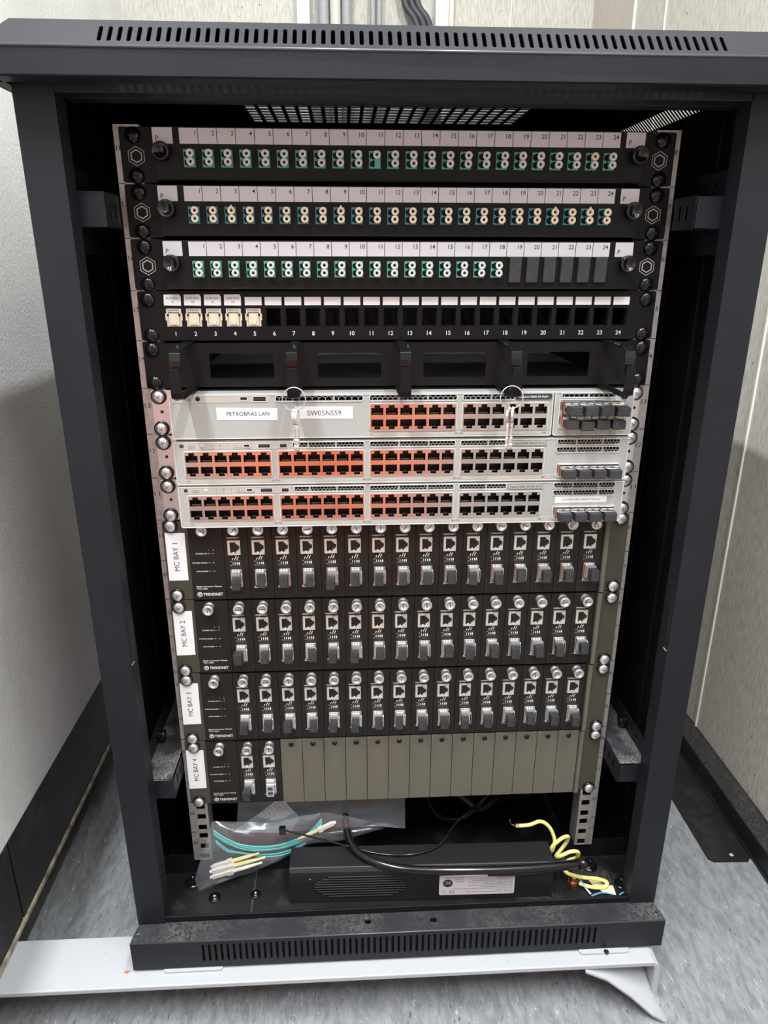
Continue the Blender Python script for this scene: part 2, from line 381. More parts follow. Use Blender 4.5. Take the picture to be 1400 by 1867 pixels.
# top flange that bends down at its right end into a leg
out = [(-1.1, zb), (.289, zb), (.2945, zb - .003), (.2975, zb - .009), (.2995, .002), (.2935, .002), (.2915, zb - .010), (.2885, zb - .0065), (-1.1, zb - .0065)]
b.plate(out, [], -.031, .034, 'white')
b.obj('beam_flange', t, bevel=.0012)
b = MB()
A = [Vector(p) for p in ((.210, -.031, zb - .0065), (.235, -.034, zb - .017), (.262, -.041, zb - .036), (.286, -.049, .010), (.302, -.0535, .002), (.307, -.046, .001))]
B = [Vector(p) for p in ((.214, .022, zb - .0065), (.235, .022, zb - .0065), (.262, .022, zb - .0065), (.290, .010, zb - .02), (.2925, -.012, .025), (.296, -.022, .003))]
V = []; F = []
for off in (0, -.004):
    for a, c in zip(A, B):
        for k in range(5): V.append(a.lerp(c, k / 4) + Vector((0, off * .4, off if off else 0)))
for q in (0, 30):
    for i in range(5):
        for k in range(4): a = q + i * 5 + k; F.append((a, a + 1, a + 6, a + 5))
for i in range(5): a = i * 5; F.append((a, a + 5, a + 35, a + 30))
b.add(V, F, 'white', True); b.obj('gusset_foot', t)
b = MB(); b.lathe((.2955, -.030, .0025), (0, 0, 1), [(0, .006), (.005, .0055), (.008, .003), (.009, 0)], 'white', 14); b.obj('weld_bead', t)
for x0, x1, side in ((-.268, -.202, 'left'), (.207, .265, 'right')):
    b = MB(); b.plate(rrect(x0, (-.0965 if side == 'left' else -.0985), x1, -.05, .004), [], 0, .0022, 'white', fm=lambda u, v, d: (u, v, -.0632 + d))
    if side == 'right': b.cyl((.238, -.0970, -.0612), (0, 0, 1), .0030, .0006, 'slot', 12)
    tag(b.obj('shim_plate'), 'thin pale metal shim between beam and rack, ' + side + ' end', 'shim', 'shim plates under the rack')
# ================================================================== FLOOR COVER PLATE
b = MB(); b.plate([(.463, .094), (.469, .088), (.519, .086), (.525, .092), (.526, .60), (.463, .60)], [], 0, .0025, 'plate', fm=lambda u, v, d: (u, v, FZ + d))
b.cyl((.500, .098, FZ + .0025), (0, 0, 1), .003, .0003, 'gink', 12)
tag(b.obj('floor_plate', bevel=.0005), 'black steel cover plate lying on the floor along the right skirting', 'plate')

# ================================================================== BLACK RACK CABINET
R = thing('rack_cabinet', 'black open-front server rack cabinet holding all the network gear', 'rack', (0, 0, -.0605))
def RO(b, name, **k): return b.obj(name, R, loc=(0, 0, .0605), **k)
XL, XR = -.2985, .3015
for sx, x0, x1 in ((-1, XL, -.2675), (1, .2705, XR)):
    b = MB(); b.box(x0, x1, -.068, -.046, -.022, .822, 'cab')
    xh = x1 if sx < 0 else x0
    for k in range(7): b.box(*sorted((xh, xh - sx * .0003)), -.0545, -.0520, .115 * k + .05, .115 * k + .0535, 'slot')
    RO(b, 'front_post', bevel=.0025)
    xi = x1 if sx < 0 else x0
    d = -sx
    zs0, zs1 = .318, .385
    b = MB(); b.box(min(xi, xi + d * .0004), max(xi, xi + d * .0006), -.0665, -.0600, zs0, zs1, 'slot'); b.box(min(xi, xi + d * .001), max(xi, xi + d * .001), -.0665, -.0600, zs0 - .0010, zs0, 'gink')
    RO(b, 'latch_slot')
    # side panel with pressed ribs
    xs = XL + .001 if sx < 0 else XR - .001
    b = MB(); b.box(xs, xs + sx * .0015, -.048, .53, -.058, .832, 'cabin')
    for y in (.028, .105, .30): b.box(*sorted((xs, xs + d * .0045)), y, y + .004, -.05, .830, 'cabin')
    for y in (.032,): b.box(*sorted((xs, xs + d * .0025)), y, y + .072, -.05, .830, 'cabin')
    RO(b, 'side_panel', bevel=.001)
b = MB(); b.box(XL, XR, .528, .530, -.058, .850, 'cabin'); RO(b, 'rear_panel')
b = MB(); b.box(-.2675, .2725, -.068, -.048, .812, .826, 'cab'); b.box(-.2675, .2725, -.048, -.03, .8115, .813, 'cab'); RO(b, 'header_bar', bevel=.0015)
# top cover: front skirt, slotted bevel, perforated roof
b = MB(); CX0, CX1, CY0, CY1 = -.3095, .3125, -.100, .560
zf0, zf1, zt, cw = .8158, .8350, .8560, .021
b.box(CX0, CX1, CY0, CY0 + .0015, zf0, zf1, 'cab'); b.box(CX0, CX1, CY0, CY0 + .020, zf0, zf0 + .0012, 'cab')
for xa, xb in ((CX0, CX0 + .0015), (CX1 - .0015, CX1)): b.box(xa, xb, CY0, CY1, zf0, zf1, 'cab')
b.box(CX0, CX0 + .012, CY0, CY1, zf0, zf0 + .0012, 'cab'); b.box(CX1 - .012, CX1, CY0, CY1, zf0, zf0 + .0012, 'cab')
b.box(CX0, CX1, CY1 - .0015, CY1, zf0, zt, 'cab')
RO(b, 'cover_skirt', bevel=.0007)
def slot(u, v0, v1, w, n=3):
    r = w / 2; P = []
    for cz, a0 in ((v0 + r, 180), (v1 - r, 0)):
        for i in range(n + 1): a = math.radians(a0 + 180 * i / n); P.append((u + r * math.cos(a), cz + r * math.sin(a)))
    return P
b = MB(); s2 = math.sqrt(.5); Lc = cw / s2
fch = lambda u, v, d: (u, CY0 + v * s2 + d * s2, zf1 + v * s2 - d * s2)
n = 67; x0, x1 = -.2225, .2305
ed = [CX0] + [x0 - .00343 + i * (x1 - x0) / (n - 1) for i in range(n + 1)] + [CX1]
b.plate([(CX0, 0), (x0 - .00343, 0), (x0 - .00343, Lc), (CX0 + cw, Lc)], [], 0, .0015, 'cab', fm=fch)
b.plate([(ed[-2], 0), (CX1, 0), (CX1 - cw, Lc), (ed[-2], Lc)], [], 0, .0015, 'cab', fm=fch)
for i in range(n):
    u = x0 + i * (x1 - x0) / (n - 1); b.plate(rect(ed[i + 1], 0, ed[i + 2], Lc), [slot(u, .0055, .0225, .0031)], 0, .0015, 'cab', fm=fch)
b.tube([(CX0, CY0 + .0006, zf1), (CX1, CY0 + .0006, zf1)], .0011, 'edge', 8, sub=1)
RO(b, 'vent_bevel')
for sgn in (-1, 1):
    b = MB(); xe = CX0 if sgn < 0 else CX1
    fs = lambda u, v, d: (xe - sgn * (v * s2), u, zf1 + v * s2 - d * .5)
    nn = 40; y0 = .035; pt = .0068
    b.plate([(CY0, 0), (y0, 0), (y0, Lc), (CY0 + cw, Lc)], [], 0, .0012, 'cab', fm=fs)
    for i in range(nn): a = y0 + i * pt; b.plate(rect(a, 0, a + pt, Lc), [slot(a + pt / 2, .0015, .0180, .0034)], 0, .0012, 'cab', fm=fs)
    b.plate([(y0 + nn * pt, 0), (CY1, 0), (CY1 - cw, Lc), (y0 + nn * pt, Lc)], [], 0, .0012, 'cab', fm=fs)
    RO(b, 'side_vent_bevel')
b = MB(); b.add([(CX0 + .0045, CY0 + .03, zf1 - .001), (CX0 + .0045, .50, zf1 - .001), (CX0 + cw + .002, .50, zt - .004), (CX0 + cw + .002, CY0 + .03, zt - .004)], [(0, 1, 2, 3)], 'slot'); RO(b, 'vent_baffle')  # added black sheet that keeps light from showing through the left side slots
b = MB(); X0, X1, Y0, Y1 = -.163, .164, .172, .322
cell = lambda k, a, c, n: a + (c - a) * k / n
b.plate([(CX0 + cw, CY0 + cw), (CX1 - cw, CY0 + cw), (CX1 - cw, CY1), (CX0 + cw, CY1)], [rect(X0, Y0, X1, Y1)], 0, .0015, 'cabin', fm=lambda u, v, d: (u, v, zt - d))
for i in range(22):
    for j in range(9):
        xa, xb, ya, yb = cell(i, X0, X1, 22), cell(i + 1, X0, X1, 22), cell(j, Y0, Y1, 9), cell(j + 1, Y0, Y1, 9)
        b.plate(rect(xa, ya, xb, yb), [rect(xa + .0021, ya + .0028, xb - .0021, yb - .0028)], 0, .0015, 'cabin', fm=lambda u, v, d: (u, v, zt - d))
RO(b, 'roof_panel')
# bottom frame
b = MB(); BX0, BX1, BY = -.3015, .3045, -.0930; zt2, zb2 = -.0215, -.0600
n = 66; x0, x1 = -.2220, .2235; st = (x1 - x0) / (n - 1)
b.plate(rect(BX0, zb2, x0 - st / 2, zt2), [], BY, BY + .0015, 'cab'); b.plate(rect(x1 + st / 2, zb2, BX1, zt2), [], BY, BY + .0015, 'cab')
for i in range(n): u = x0 + i * st; b.plate(rect(u - st / 2, zb2, u + st / 2, zt2), [slot(u, -.0520, -.0262, .0029)], BY, BY + .0015, 'cab')
b.tube([(BX0, BY + .0008, zt2 - .0002), (BX1, BY + .0008, zt2 - .0002)], .0009, 'edge', 8, sub=1)
RO(b, 'vented_plinth')
b = MB(); b.plate([(BX0, BY + .0016), (BX1, BY + .0016), (BX1 - .001, BY + .012), (BX1 - .006, -.06), (BX0 + .006, -.06), (BX0 + .001, BY + .012)],
    [[(u * 1.35 + c[0], v + c[1]) for u, v in ngon(0, 0, .0032, 12)] for c in ((-.037, -.077), (.038, -.0785))] + [ngon(-.2955, -.079, .0022, 10), ngon(.2975, -.0835, .0022, 10)],
    0, .0015, 'dustp', fm=lambda u, v, d: (u, v, zt2 - d))
b.box(BX0 + .003, BX1 - .003, -.0875, -.086, zb2, zt2 - .003, 'slot'); RO(b, 'plinth_top')
b = MB(); b.box(-.2705, .2735, -.0665, -.0645, -.024, -.0135, 'cabin'); RO(b, 'plinth_lip', bevel=.0005)
b = MB(); b.box(-.2985, .3012, -.0645, .0045, -.0245, -.0225, 'dust'); b.box(-.1735, -.1715, -.061, .003, -.0225, -.0220, 'rub'); RO(b, 'base_tray')
b = MB(); b.box(-.2985, .3012, .0045, .006, -.0245, .0045, 'cabin'); b.box(-.2985, .3012, .006, .530, -.058, -.056, 'dust'); RO(b, 'rear_tray')
for (x, y, r, k) in ((-.248, -.011, .0072, 'hex'), (-.218, -.035, .0052, 'pan'), (-.170, -.033, .0045, 'pan'), (.242, -.011, .0075, 'hex'), (.272, -.040, .0062, 'hex')):
    b = MB(); b.cyl((x, y, -.0222), (0, 0, 1), r * 1.35, .0012, 'gloss', 20)
    if k == 'hex': b.plate(ngon(x, y, r, 6), [], -.021, -.0155, 'gloss', fm=lambda u, v, d: (u, v, d)); b.cyl((x, y, -.0155), (0, 0, 1), .0035, .004, 'gloss', 12)
    else: b.lathe((x, y, -.021), (0, 0, 1), [(r, 0), (r * .9, .001), (r * .4, .002), (0, .0022)], 'gloss', 16); b.cyl((x, y, -.0189), (0, 0, 1), .0012, .0002, 'wink', 8)
    RO(b, 'base_bolt')
# mounting rails with square holes, U marks and numbers
def rail(sx):
    b = MB(); xo, xi = .2465, .2245
    fm = (lambda u, v, d: (u, d, v)) if sx > 0 else (lambda u, v, d: (-u, d, v))
    hx = .2335 if False else .2325
    for k in range(1, 19):
        z = uz(k); holes = []
        for v in (.00635, .0222, .0381):
            holes.append(rect(hx - .0050, z + v - .0042, hx + .0050, z + v + .0042))
        lo = z if k > 1 else .0015; hi = z + U if k < 18 else .8015
        if sx > 0: b.plate(rect(xi, lo, xo, hi), holes, .0, .002, 'galv', fm=fm)
        else: b.plate([(-u, v) for u, v in rect(xi, lo, xo, hi)][::-1], [[(-u, v) for u, v in h][::-1] for h in holes], .0, .002, 'galv')
        s = '%02d' % k; xx = sx * .24245
        b.text(s, xx + sx * .0003, z + .0315 - .0055 + (0 if k > 2 else 0), .0042, -.00012, 'ink', 'c', w=.0052)
        if k > 1: b.box(*sorted((sx * .2412, sx * .2462)), -.00015, 0, z - .00035, z + .00035, 'ink')
    b.box(*sorted((sx * .2465, sx * .2447)), .002, .022, .0015, .8015, 'galv')
    b.box(*sorted((sx * .2245, sx * .2262)), .002, .022, .0015, .8015, 'galv')
    RO(b, 'mounting_rail')
rail(-1); rail(1)
# depth brackets
def bracket(sx, zc, h, dust):
    b = MB(); xi, xo = .2475, .2785
    X = lambda a, c: tuple(sorted((sx * a, sx * c)))
    y0, y1 = -.045, .50
    fm = lambda u, v, d: (sx * d, u, v)
    # inner web with slots
    b.plate(rect(y0, zc - h, y1, zc + h), [rect(y0 + .016 + .0135 * k, zc - h * .42, y0 + .0205 + .0135 * k, zc + h * .42) for k in range(3)], xi, xi + .0015, 'cab', fm=fm)
    b.box(*X(xi, xo), y0, y0 + .0015, zc - h, zc + h, 'cab')
    b.box(*X(xi, xo), y0, y1, zc + h - .0015, zc + h, 'dustb' if dust else 'cab')
    b.box(*X(xi, xo), y0, y1, zc - h, zc - h + .0015, 'cab')
    b.plate([(y0 - .004, zc - h - .016), (y0 + .006, zc - h - .021), (y1, zc - h - .021), (y1, zc + h + .021), (y0 + .002, zc + h + .021), (y0 - .004, zc + h + .012)],
            [ngon(y0 + .013 + .022 * k, zc + h + .010, .0032, 8) for k in range(3)] + [ngon(y0 + .013, zc - h - .011, .0032, 8)], xo, xo + .0015, 'cab', fm=fm)
    if dust: b.cyl((sx * xo, .020, zc + h + .010), (-sx, 0, 0), .0065, .009, 'gloss', 16)
    b.obj('depth_bracket', R, loc=(0, 0, .0605), bevel=.0006)
for sx in (-1, 1):
    bracket(sx, .7325, .0135, False); bracket(sx, .1475, .0125, True)

# ================================================================== SCREW PROTOTYPES (linked per part)
def screw_mesh(kind):
    b = MB()
    if kind == 'black':
        b.lathe((0, 0, 0), (0, -1, 0), [(.0066, 0), (.0067, .0010), (.0060, .0022), (.0040, .0034), (.0015, .0039), (0, .0040)], 'gloss', 22)
        for a in (.5, .5 + PI / 2):
            c, s = math.cos(a), math.sin(a); l, w = .0034, .0005
            b.add([(c * l - s * w, -.0036, s * l + c * w), (c * l + s * w, -.0036, s * l - c * w), (-c * l + s * w, -.0036, -s * l - c * w), (-c * l - s * w, -.0036, -s * l + c * w),
                   (s * w * -1, -.0043, c * w), (s * w, -.0043, -c * w)], [(0, 1, 5, 4), (2, 3, 4, 5)], 'slot')
    else:
        b.lathe((0, 0, 0), (0, -1, 0), [(.0072, 0), (.0074, .0012), (.0071, .0022), (.0060, .0025), (.0058, .0016), (0, .0016)], 'gloss', 22)
        b.lathe((0, -.0016, 0), (0, -1, 0), [(.0056, 0), (.0057, .0016), (.0050, .0027), (.0028, .0034), (0, .0035)], 'chrome', 22)
        for a in (.5, .5 + PI / 2):
            c, s = math.cos(a), math.sin(a); l, w = .0024, .00045
            b.add([(c * l - s * w, -.00505, s * l + c * w), (c * l + s * w, -.00505, s * l - c * w), (-c * l + s * w, -.00505, -s * l - c * w), (-c * l - s * w, -.00505, -s * l + c * w),
                   (-s * w, -.00522, c * w), (s * w, -.00522, -c * w)], [(0, 1, 5, 4), (2, 3, 4, 5)], 'inkg')
    return b
SCR = {}
def screw(parent, kind, x, y, z):
    if kind not in SCR:
        o = screw_mesh(kind).obj('rack_screw', parent, loc=(x, y, z)); SCR[kind] = o
    else:
        o = SCR[kind].copy(); COL.objects.link(o); o.parent = parent; o.location = (x, y, z)
    o.rotation_euler = (0, random.uniform(0, 1.5), 0); return o

# ================================================================== FIBRE PATCH PANELS
def adapter_mesh(body, cap, caps=2, blobs=False):
    b = MB()
    L1 = [(.0004, .0078), (.0018, .0078), (.0018, .0070), (.0046, .0070), (.0046, .0124), (.0022, .0124), (.0022, .0115), (.0004, .0115)]
    L2 = [(u, v - .0062) for u, v in L1]
    b.plate(rect(0, 0, .0093, .0133), [L1, L2], -.0012, .0010, body, wall='port'); b.box(.0002, .0091, .0010, .004, .0002, .0131, 'port')
    b.ring(rect(-.0003, -.0003, .0096, .0136), rect(.0001, .0001, .0092, .0132), -.0004, body)
    return b
def cap_mesh(m, tip=False):
    b = MB(); b.lathe((0, 0, 0), (0, -1, 0), [(.0024, 0), (.0024, .0042), (.0031, .0048), (.0033, .0060), (.0030, .0064), (.0013, .0064), (.0013, .0030)], m, 18)
    b.lathe((0, -.0030, 0), (0, -1, 0), [(.00132, .0), (0, .0001)], 'hole', 12)
    if tip: b.lathe((0, -.0055, .0018), (0, 0, 1), [(.0018, 0), (.0012, .0015), (.0004, .0028), (0, .003)], m, 10)
    return b
protos = {}
def fibre_panel(u, body, cap, nport, pos):
    z = uz(u)
    t = thing('fibre_patch_panel', pos, 'patch panel', (0, 0, z), 'fibre patch panels at the top of the rack')
    v0, v1 = .0006, .0438
    for sx in (-1, 1):
        b = MB(); xa, xb = sorted((sx * .2413, sx * .2110))
        b.plate(rrect(xa, v0, xb, v1, .0015, 2), [], -.0025, 0, 'panel')
        cx, cz = sx * .2283, .0212
        for R0, w in ((.0079, .0006), (.0055, .0011)):
            b.ring(ngon(cx, cz, R0, 6, PI / 2), ngon(cx, cz, R0 - w, 6, PI / 2), -.00265, 'gink')
        b.obj('ear_plate', t)
        for v in (.0372, .0058): screw(t, 'black', sx * .2297, -.0025, v)
    b = MB(); b.box(-.2108, .2102, -.0125, -.002, .0018, .0428, 'panel'); b.box(-.2085, .2080, -.0132, -.0125, .0018, .0030, 'panel')
    b.box(-.2105, .2095, .003, .22, .0025, .0425, 'cabin')
    b.obj('panel_body', t, bevel=.0008)
    for x, a in ((-.2027, 0), (.2015, 1)):
        b = MB(); b.poly(rect(x - .0083, .0298, x + .0083, .0420), -.0127, 'tag'); b.text('P', x - .0048, .0320, .0038, -.01285, 'ink'); b.obj('blank_tag', t)
        kb = MB(); kb.lathe((0, 0, 0), (0, -1, 0), [(.0074, 0), (.0076, .007), (.0070, .0090), (.0058, .0090), (.0045, .0074), (0, .0066)], 'gloss', 24)
        if ('knob', 0) not in protos:
            protos[('knob', 0)] = kb.obj('pull_knob', t, loc=(sx * 0 + (x - .0012 if x < 0 else x + .0030), -.0125, .0235))
        else: dup(protos[('knob', 0)], t, ((x - .0012 if x < 0 else x + .0030), -.0125, .0235))
    for i in range(24):
        x = -.1890 + .01572 * i
        if ('tag', i) not in protos:
            b = MB(); b.poly(rect(.0002, .0298, .0154, .0418), -.0127, 'tag'); b.text(str(i + 1), .0138, .0362, .0036, -.01285, 'ink', 'r')
            protos[('tag', i)] = b.obj('number_tag', t, loc=(x, 0, 0))
        else: dup(protos[('tag', i)], t, (x, 0, 0))
        if i < nport:
            key = ('ad', body)
            loc = (-.1862 + .01568 * i, -.0125, .0121)
            if key not in protos: protos[key] = adapter_mesh(body, cap).obj('duplex_adapter', t, loc=loc); ad = protos[key]
            else: ad = dup(protos[key], t, loc)
            for q, (cx, cz) in enumerate(((.0063, .0101), (.0063, .0036))):
                if (u, i, q) == (18, 10, 1): continue
                cm = 'capc' if (cap == 'capc' or (u, i, q) == (18, 22, 0)) else 'cap'
                tip = (u, q) == (17, 0) and i in (2, 8, 20, 22)
                k2 = ('cap', cm, tip)
                if k2 not in protos: protos[k2] = cap_mesh(cm, tip).obj('dust_cap', ad, loc=(cx, -.001, cz))
                else: dup(protos[k2], ad, (cx + random.uniform(-.0002, .0002), -.001, cz), label=('yellowed dust cap' if (u, i, q) == (18, 22, 0) else None))
        else:
            loc = (.0965 + (i - 18) * .01572, 0, 0)
            if 'blankplug' not in protos:
                b = MB(); b.plate([(0, .0075), (.0108, .0075), (.0112, .0295), (.0002, .0295)], [], -.0162, -.012, 'rub'); b.box(-.0010, .0122, -.0135, -.012, .0065, .0297, 'panel')
                protos['blankplug'] = b.obj('port_blank', t, loc=loc, bevel=.0007)
            else: dup(protos['blankplug'], t, loc)
    return t
fibre_panel(18, 'aqua', 'cap', 24, 'topmost black fibre patch panel with aqua ports and white caps')
fibre_panel(17, 'teal', 'capc', 24, 'second black fibre patch panel, blue-teal ports with cream caps')
fibre_panel(16, 'aqua', 'cap', 18, 'third black fibre patch panel with six black blanks at right')

# ================================================================== KEYSTONE PANEL
t = thing('keystone_patch_panel', 'black keystone patch panel numbered 1 to 24, five jacks fitted', 'patch panel', (0, 0, uz(15)))
b = MB()
kx = [-.2160 + .01811 * i for i in range(24)]
b.plate(rrect(-.2405, .0004, .2405, .0440, .002, 2), [rect(x, .0128, x + .0140, .0290) for x in kx], -.0030, 0, 'panel')
b.box(-.2215, .2215, -.0042, -.003, .0428, .0440, 'panel')
for i, x in enumerate(kx):
    b.text(str(i + 1), x + .0072, .0046, .0038, -.00315, 'wink')
    if i > 4:
        b.box(x, x + .0008, -.001, .010, .0128, .0290, 'panel'); b.box(x + .0132, x + .0140, -.001, .010, .0128, .0290, 'panel'); b.box(x, x + .014, -.001, .010, .0124, .0130, 'panel')
b.obj('faceplate', t)
for sx in (-1, 1):
    for v in (.0370, .0053): screw(t, 'black', sx * .2315, -.003, v)
for i, x in enumerate(kx):
    b = MB()
    if i < 4:
        b.plate([(x - .0010, .0318), (x + .0142, .0315), (x + .0146, .0392), (x + .0132, .0415), (x - .0006, .0412)], [], -.0040, -.0032, 'paper')
        b.text('SUB SEA', x + .0068, .0372, .0018, -.0041, 'inkg', w=.0110); b.text('0%d' % (i + 1), x + .0070, .0338, .0018, -.0041, 'inkg')
    else: b.poly(rect(x - .0004, .0318, x + .0150, .0390), -.0031, 'paper')
    b.obj('port_label', t)
b = MB()
b.plate(rect(.0003, .0130, .0137, .0288), [rect(.0020, .0140, .0120, .0260)], -.0038, -.001, 'jk'); b.box(.0003, .0137, -.001, .02, .0130, .0288, 'jk')
b.box(.0024, .0116, -.0046, -.001, .0142, .0246, 'cream'); b.box(.0042, .0098, -.0052, -.0045, .0165, .0246, 'cream'); b.box(.0050, .0090, -.0056, -.0050, .0150, .0170, 'cream')
b.box(-.0006, .0006, -.0045, -.003, .0185, .0245, 'cream'); b.box(.0134, .0146, -.0045, -.003, .0185, .0245, 'cream')
for v in (.0225,): b.box(.0010, .0028, -.0048, -.0037, v, v + .0018, 'port'); b.box(.0112, .0130, -.0048, -.0037, v, v + .0018, 'port')
for k in range(6): b.box(.0018 + k * .0018, .0026 + k * .0018, -.0042, -.0036, .0272, .0282, 'port')
kj = b.obj('keystone_jack', t, loc=(kx[0], 0, 0))
for i in range(1, 5): dup(kj, t, (kx[i], 0, 0))

# ================================================================== CABLE MANAGER
t = thing('cable_manager', 'black cable management bar with five hooks and four windows', 'cable manager', (0, 0, uz(14)))
b = MB()
b.plate(rrect(-.2405, .0002, .2405, .0436, .001, 2), [rrect(x, .0095, x + .0600, .0328, .002, 3) for x in (-.1802, -.0788, .0218, .1222)], -.0030, -.0015, 'panel')
b.box(-.2200, .2200, -.0030, .012, .0424, .0436, 'panel'); b.box(-.2200, .2200, -.0030, .012, .0002, .0014, 'panel')
b.obj('faceplate', t)
for sx in (-1, 1):
    for v in (.0368, .0060): screw(t, 'black', sx * .2325, -.003, v)
def hook():
    b = MB(); w = .0048
    up = [(-.003, .0436), (-.058, .0432), (-.0655, .0405), (-.0665, .0345), (-.0660, .0215)]
    lo = [(-.003, .0012), (-.062, .0012), (-.0700, .0035), (-.0715, .0080), (-.0715, .0285)]
    for pl in (up, lo):
        V = []; F = []
        for i, (y, z) in enumerate(pl):
            p0 = Vector(pl[max(i - 1, 0)]); p1 = Vector(pl[min(i + 1, len(pl) - 1)]); d = (p1 - p0).normalized(); nn = Vector((-d.y, d.x)) * .0007
            ww = w * (.8 if i == len(pl) - 1 else 1)
            for sx in (-1, 1):
                for q in (-1, 1): V.append((sx * ww, y + q * nn.x, z + q * nn.y))
        for i in range(len(pl) - 1):
            a = i * 4; F += [(a, a + 4, a + 6, a + 2), (a + 1, a + 3, a + 7, a + 5), (a, a + 1, a + 5, a + 4), (a + 2, a + 6, a + 7, a + 3)]
        F += [(0, 2, 3, 1), tuple(len(pl) * 4 - 4 + k for k in (0, 1, 3, 2))]
        b.add(V, F, 'gloss' if pl is up else 'panel')
    return b
hk = None
for x in (-.1975, -.0985, -.0005, .0965, .1970):
    if hk is None: hk = hook().obj('cable_hook', t, loc=(x, 0, 0), bevel=.0003)
    else: dup(hk, t, (x, 0, 0))

# ================================================================== SWITCHES
SX0, SX1, SY = -.2175, .2245, -.0190
def port_block():
    b = MB(); w, h = .0826, .0255; holes = []; px = w / 6
    for i in range(6):
        a = i * px + .0012; c = (i + 1) * px - .0012
        holes.append([(a, .0150), (c, .0150), (c, .0218), (c - .0029, .0218), (c - .0029, .0244), (a + .0029, .0244), (a + .0029, .0218), (a, .0218)])
        holes.append([(a, .0106), (a, .0038), (a + .0029, .0038), (a + .0029, .0012), (c - .0029, .0012), (c - .0029, .0038), (c, .0038), (c, .0106)])
    b.plate(rrect(0, 0, w, h, .0012, 3), holes, -.0012, .0004, 'nickel')
    b.box(.0004, w - .0004, .0100, .0105, .0004, h - .0004, 'port')
    for i in range(7): x = i * px; b.box(max(x - .0009, .0002), min(x + .0009, w - .0002), .0004, .0100, .0006, h - .0006, 'port')
    b.box(.0005, w - .0005, .0004, .0100, .0108, .0148, 'port')
    for i in range(6):
        for k in range(8): x = i * px + .0030 + k * .00105; b.box(x, x + .0004, .0018, .0075, .0153, .0162, 'pin')
        b.box(i * px + .0048, i * px + .0090, .002, .008, .0022, .0029, 'rub')
    return b
def sfp_mod():
    """horizontal SFP with rubber dust plug, origin at lower left of cage"""
    b = MB(); b.plate(rect(0, 0, .0148, .0125), [rect(.0006, .0006, .0142, .0119)], -.0015, .004, 'nickel')
    b.box(.0009, .0139, -.0050, .004, .0016, .0112, 'nickel')
    for k in range(2): b.box(.0018 + k * .0068, .0058 + k * .0068, -.0064, -.0049, .0070, .0110, 'chrome')
    b.tube([(.0010, -.0050, .0112), (.0010, -.0095, .0100), (.0138, -.0095, .0100), (.0138, -.0050, .0112)], .0004, 'chrome', 6, sub=3)
    return b
def plug_mesh():
    b = MB(); b.box(0, .0122, -.0165, -.0048, 0, .0088, 'rub'); b.box(.0012, .0110, -.0050, -.0035, .0006, .0082, 'port'); return b
def hexmesh(b, x0, x1, z0, z1, pitch, y, m, bars=(), dots=True):
    R0 = pitch / math.sqrt(3)
    def seg(p, q):
        t0, t1 = 0., 1.; dx, dz = q[0] - p[0], q[1] - p[1]
        for P_, Q_ in ((-dx, p[0] - x0), (dx, x1 - p[0]), (-dz, p[1] - z0), (dz, z1 - p[1])):
            if abs(P_) < 1e-12:
                if Q_ < 0: return
            else:
                r = Q_ / P_
                if P_ < 0: t0 = max(t0, r)
                else: t1 = min(t1, r)
        if t0 >= t1: return
        a = Vector((p[0] + dx * t0, p[1] + dz * t0)); c = Vector((p[0] + dx * t1, p[1] + dz * t1)); d = (c - a).normalized(); n = Vector((-d.y, d.x)) * .00022 if pitch < .0042 else Vector((-d.y, d.x)) * .0003
        V = []
        for yy in (y, y + .001):
            for pt in (a + n, c + n, c - n, a - n): V.append((pt.x, yy, pt.y))
        b.add(V, [(0, 1, 2, 3), (0, 4, 5, 1), (2, 6, 7, 3)], m)
    nx = int((x1 - x0) / pitch) + 2; nz = int((z1 - z0) / (1.5 * R0)) + 3
    for j in range(-1, nz):
        for i in range(-1, nx):
            cx = x0 + (i + (.5 if j % 2 else 0)) * pitch; cz = z0 + j * 1.5 * R0 + R0 * .2
            P = ngon(cx, cz, R0, 6, PI / 2)
            for k in (0, 1, 2): seg(P[k], P[(k + 1) % 6])
    for x in bars: b.box(x - .0008, x + .0008, y - .001, y + .001, z0, z1, 'sw')
    return b
def ears(t, vs, zc, hz):
    for sx in (-1, 1):
        b = MB(); xi = SX0 if sx < 0 else SX1
        xa, xb = sorted((sx * .2375, xi + sx * .0002))
        b.plate(rrect(xa, .0010, xb, .0432, .001, 2), [ngon((xa + xb) / 2 + sx * .0015, .0222, .0016, 12)], -.0022, -.0004, 'earm')
        b.box((xa + xb) / 2 - .004, (xa + xb) / 2 + .004, -.0003, -.0002, .018, .026, 'port')
        b.obj('ear_bracket', t)
        for v in vs: screw(t, 'chrome', sx * .2308 + (.0012 if sx > 0 else 0), -.0022, v)
pblk = None; sfpp = None
def add_ports(t, x, z):
    global pblk
    if pblk is None: pblk = port_block().obj('port_block', t, loc=(x, SY, z))
    else: dup(pblk, t, (x, SY, z))
plugp = None
def add_sfp(t, x, z, dz=0., out=0.):
    global sfpp, plugp
    if sfpp is None:
        sfpp = sfp_mod().obj('transceiver', t, loc=(x, SY, z)); plugp = plug_mesh().obj('dust_plug', sfpp, loc=(.0013, -out, .0012 + dz), bevel=.0008)
    else:
        s = dup(sfpp, t, (x, SY, z)); dup(plugp, s, (.0013 + random.uniform(-.0002, .0002), -out, .0012 + dz))
def usb(b, x0, z0, x1, z1, y, big=True):
    b.ring(rect(x0, z0, x1, z1), rect(x0 + .0007, z0 + .0007, x1 - .0007, z1 - .0007), y - .0004, 'swr'); b.poly(rect(x0 + .0007, z0 + .0007, x1 - .0007, z1 - .0007), y - .0003, 'port')
    if big: b.box(x0 + .0015, x1 - .0015, y - .0008, y - .0002, z0 + .0022, z0 + .0034, 'rub')
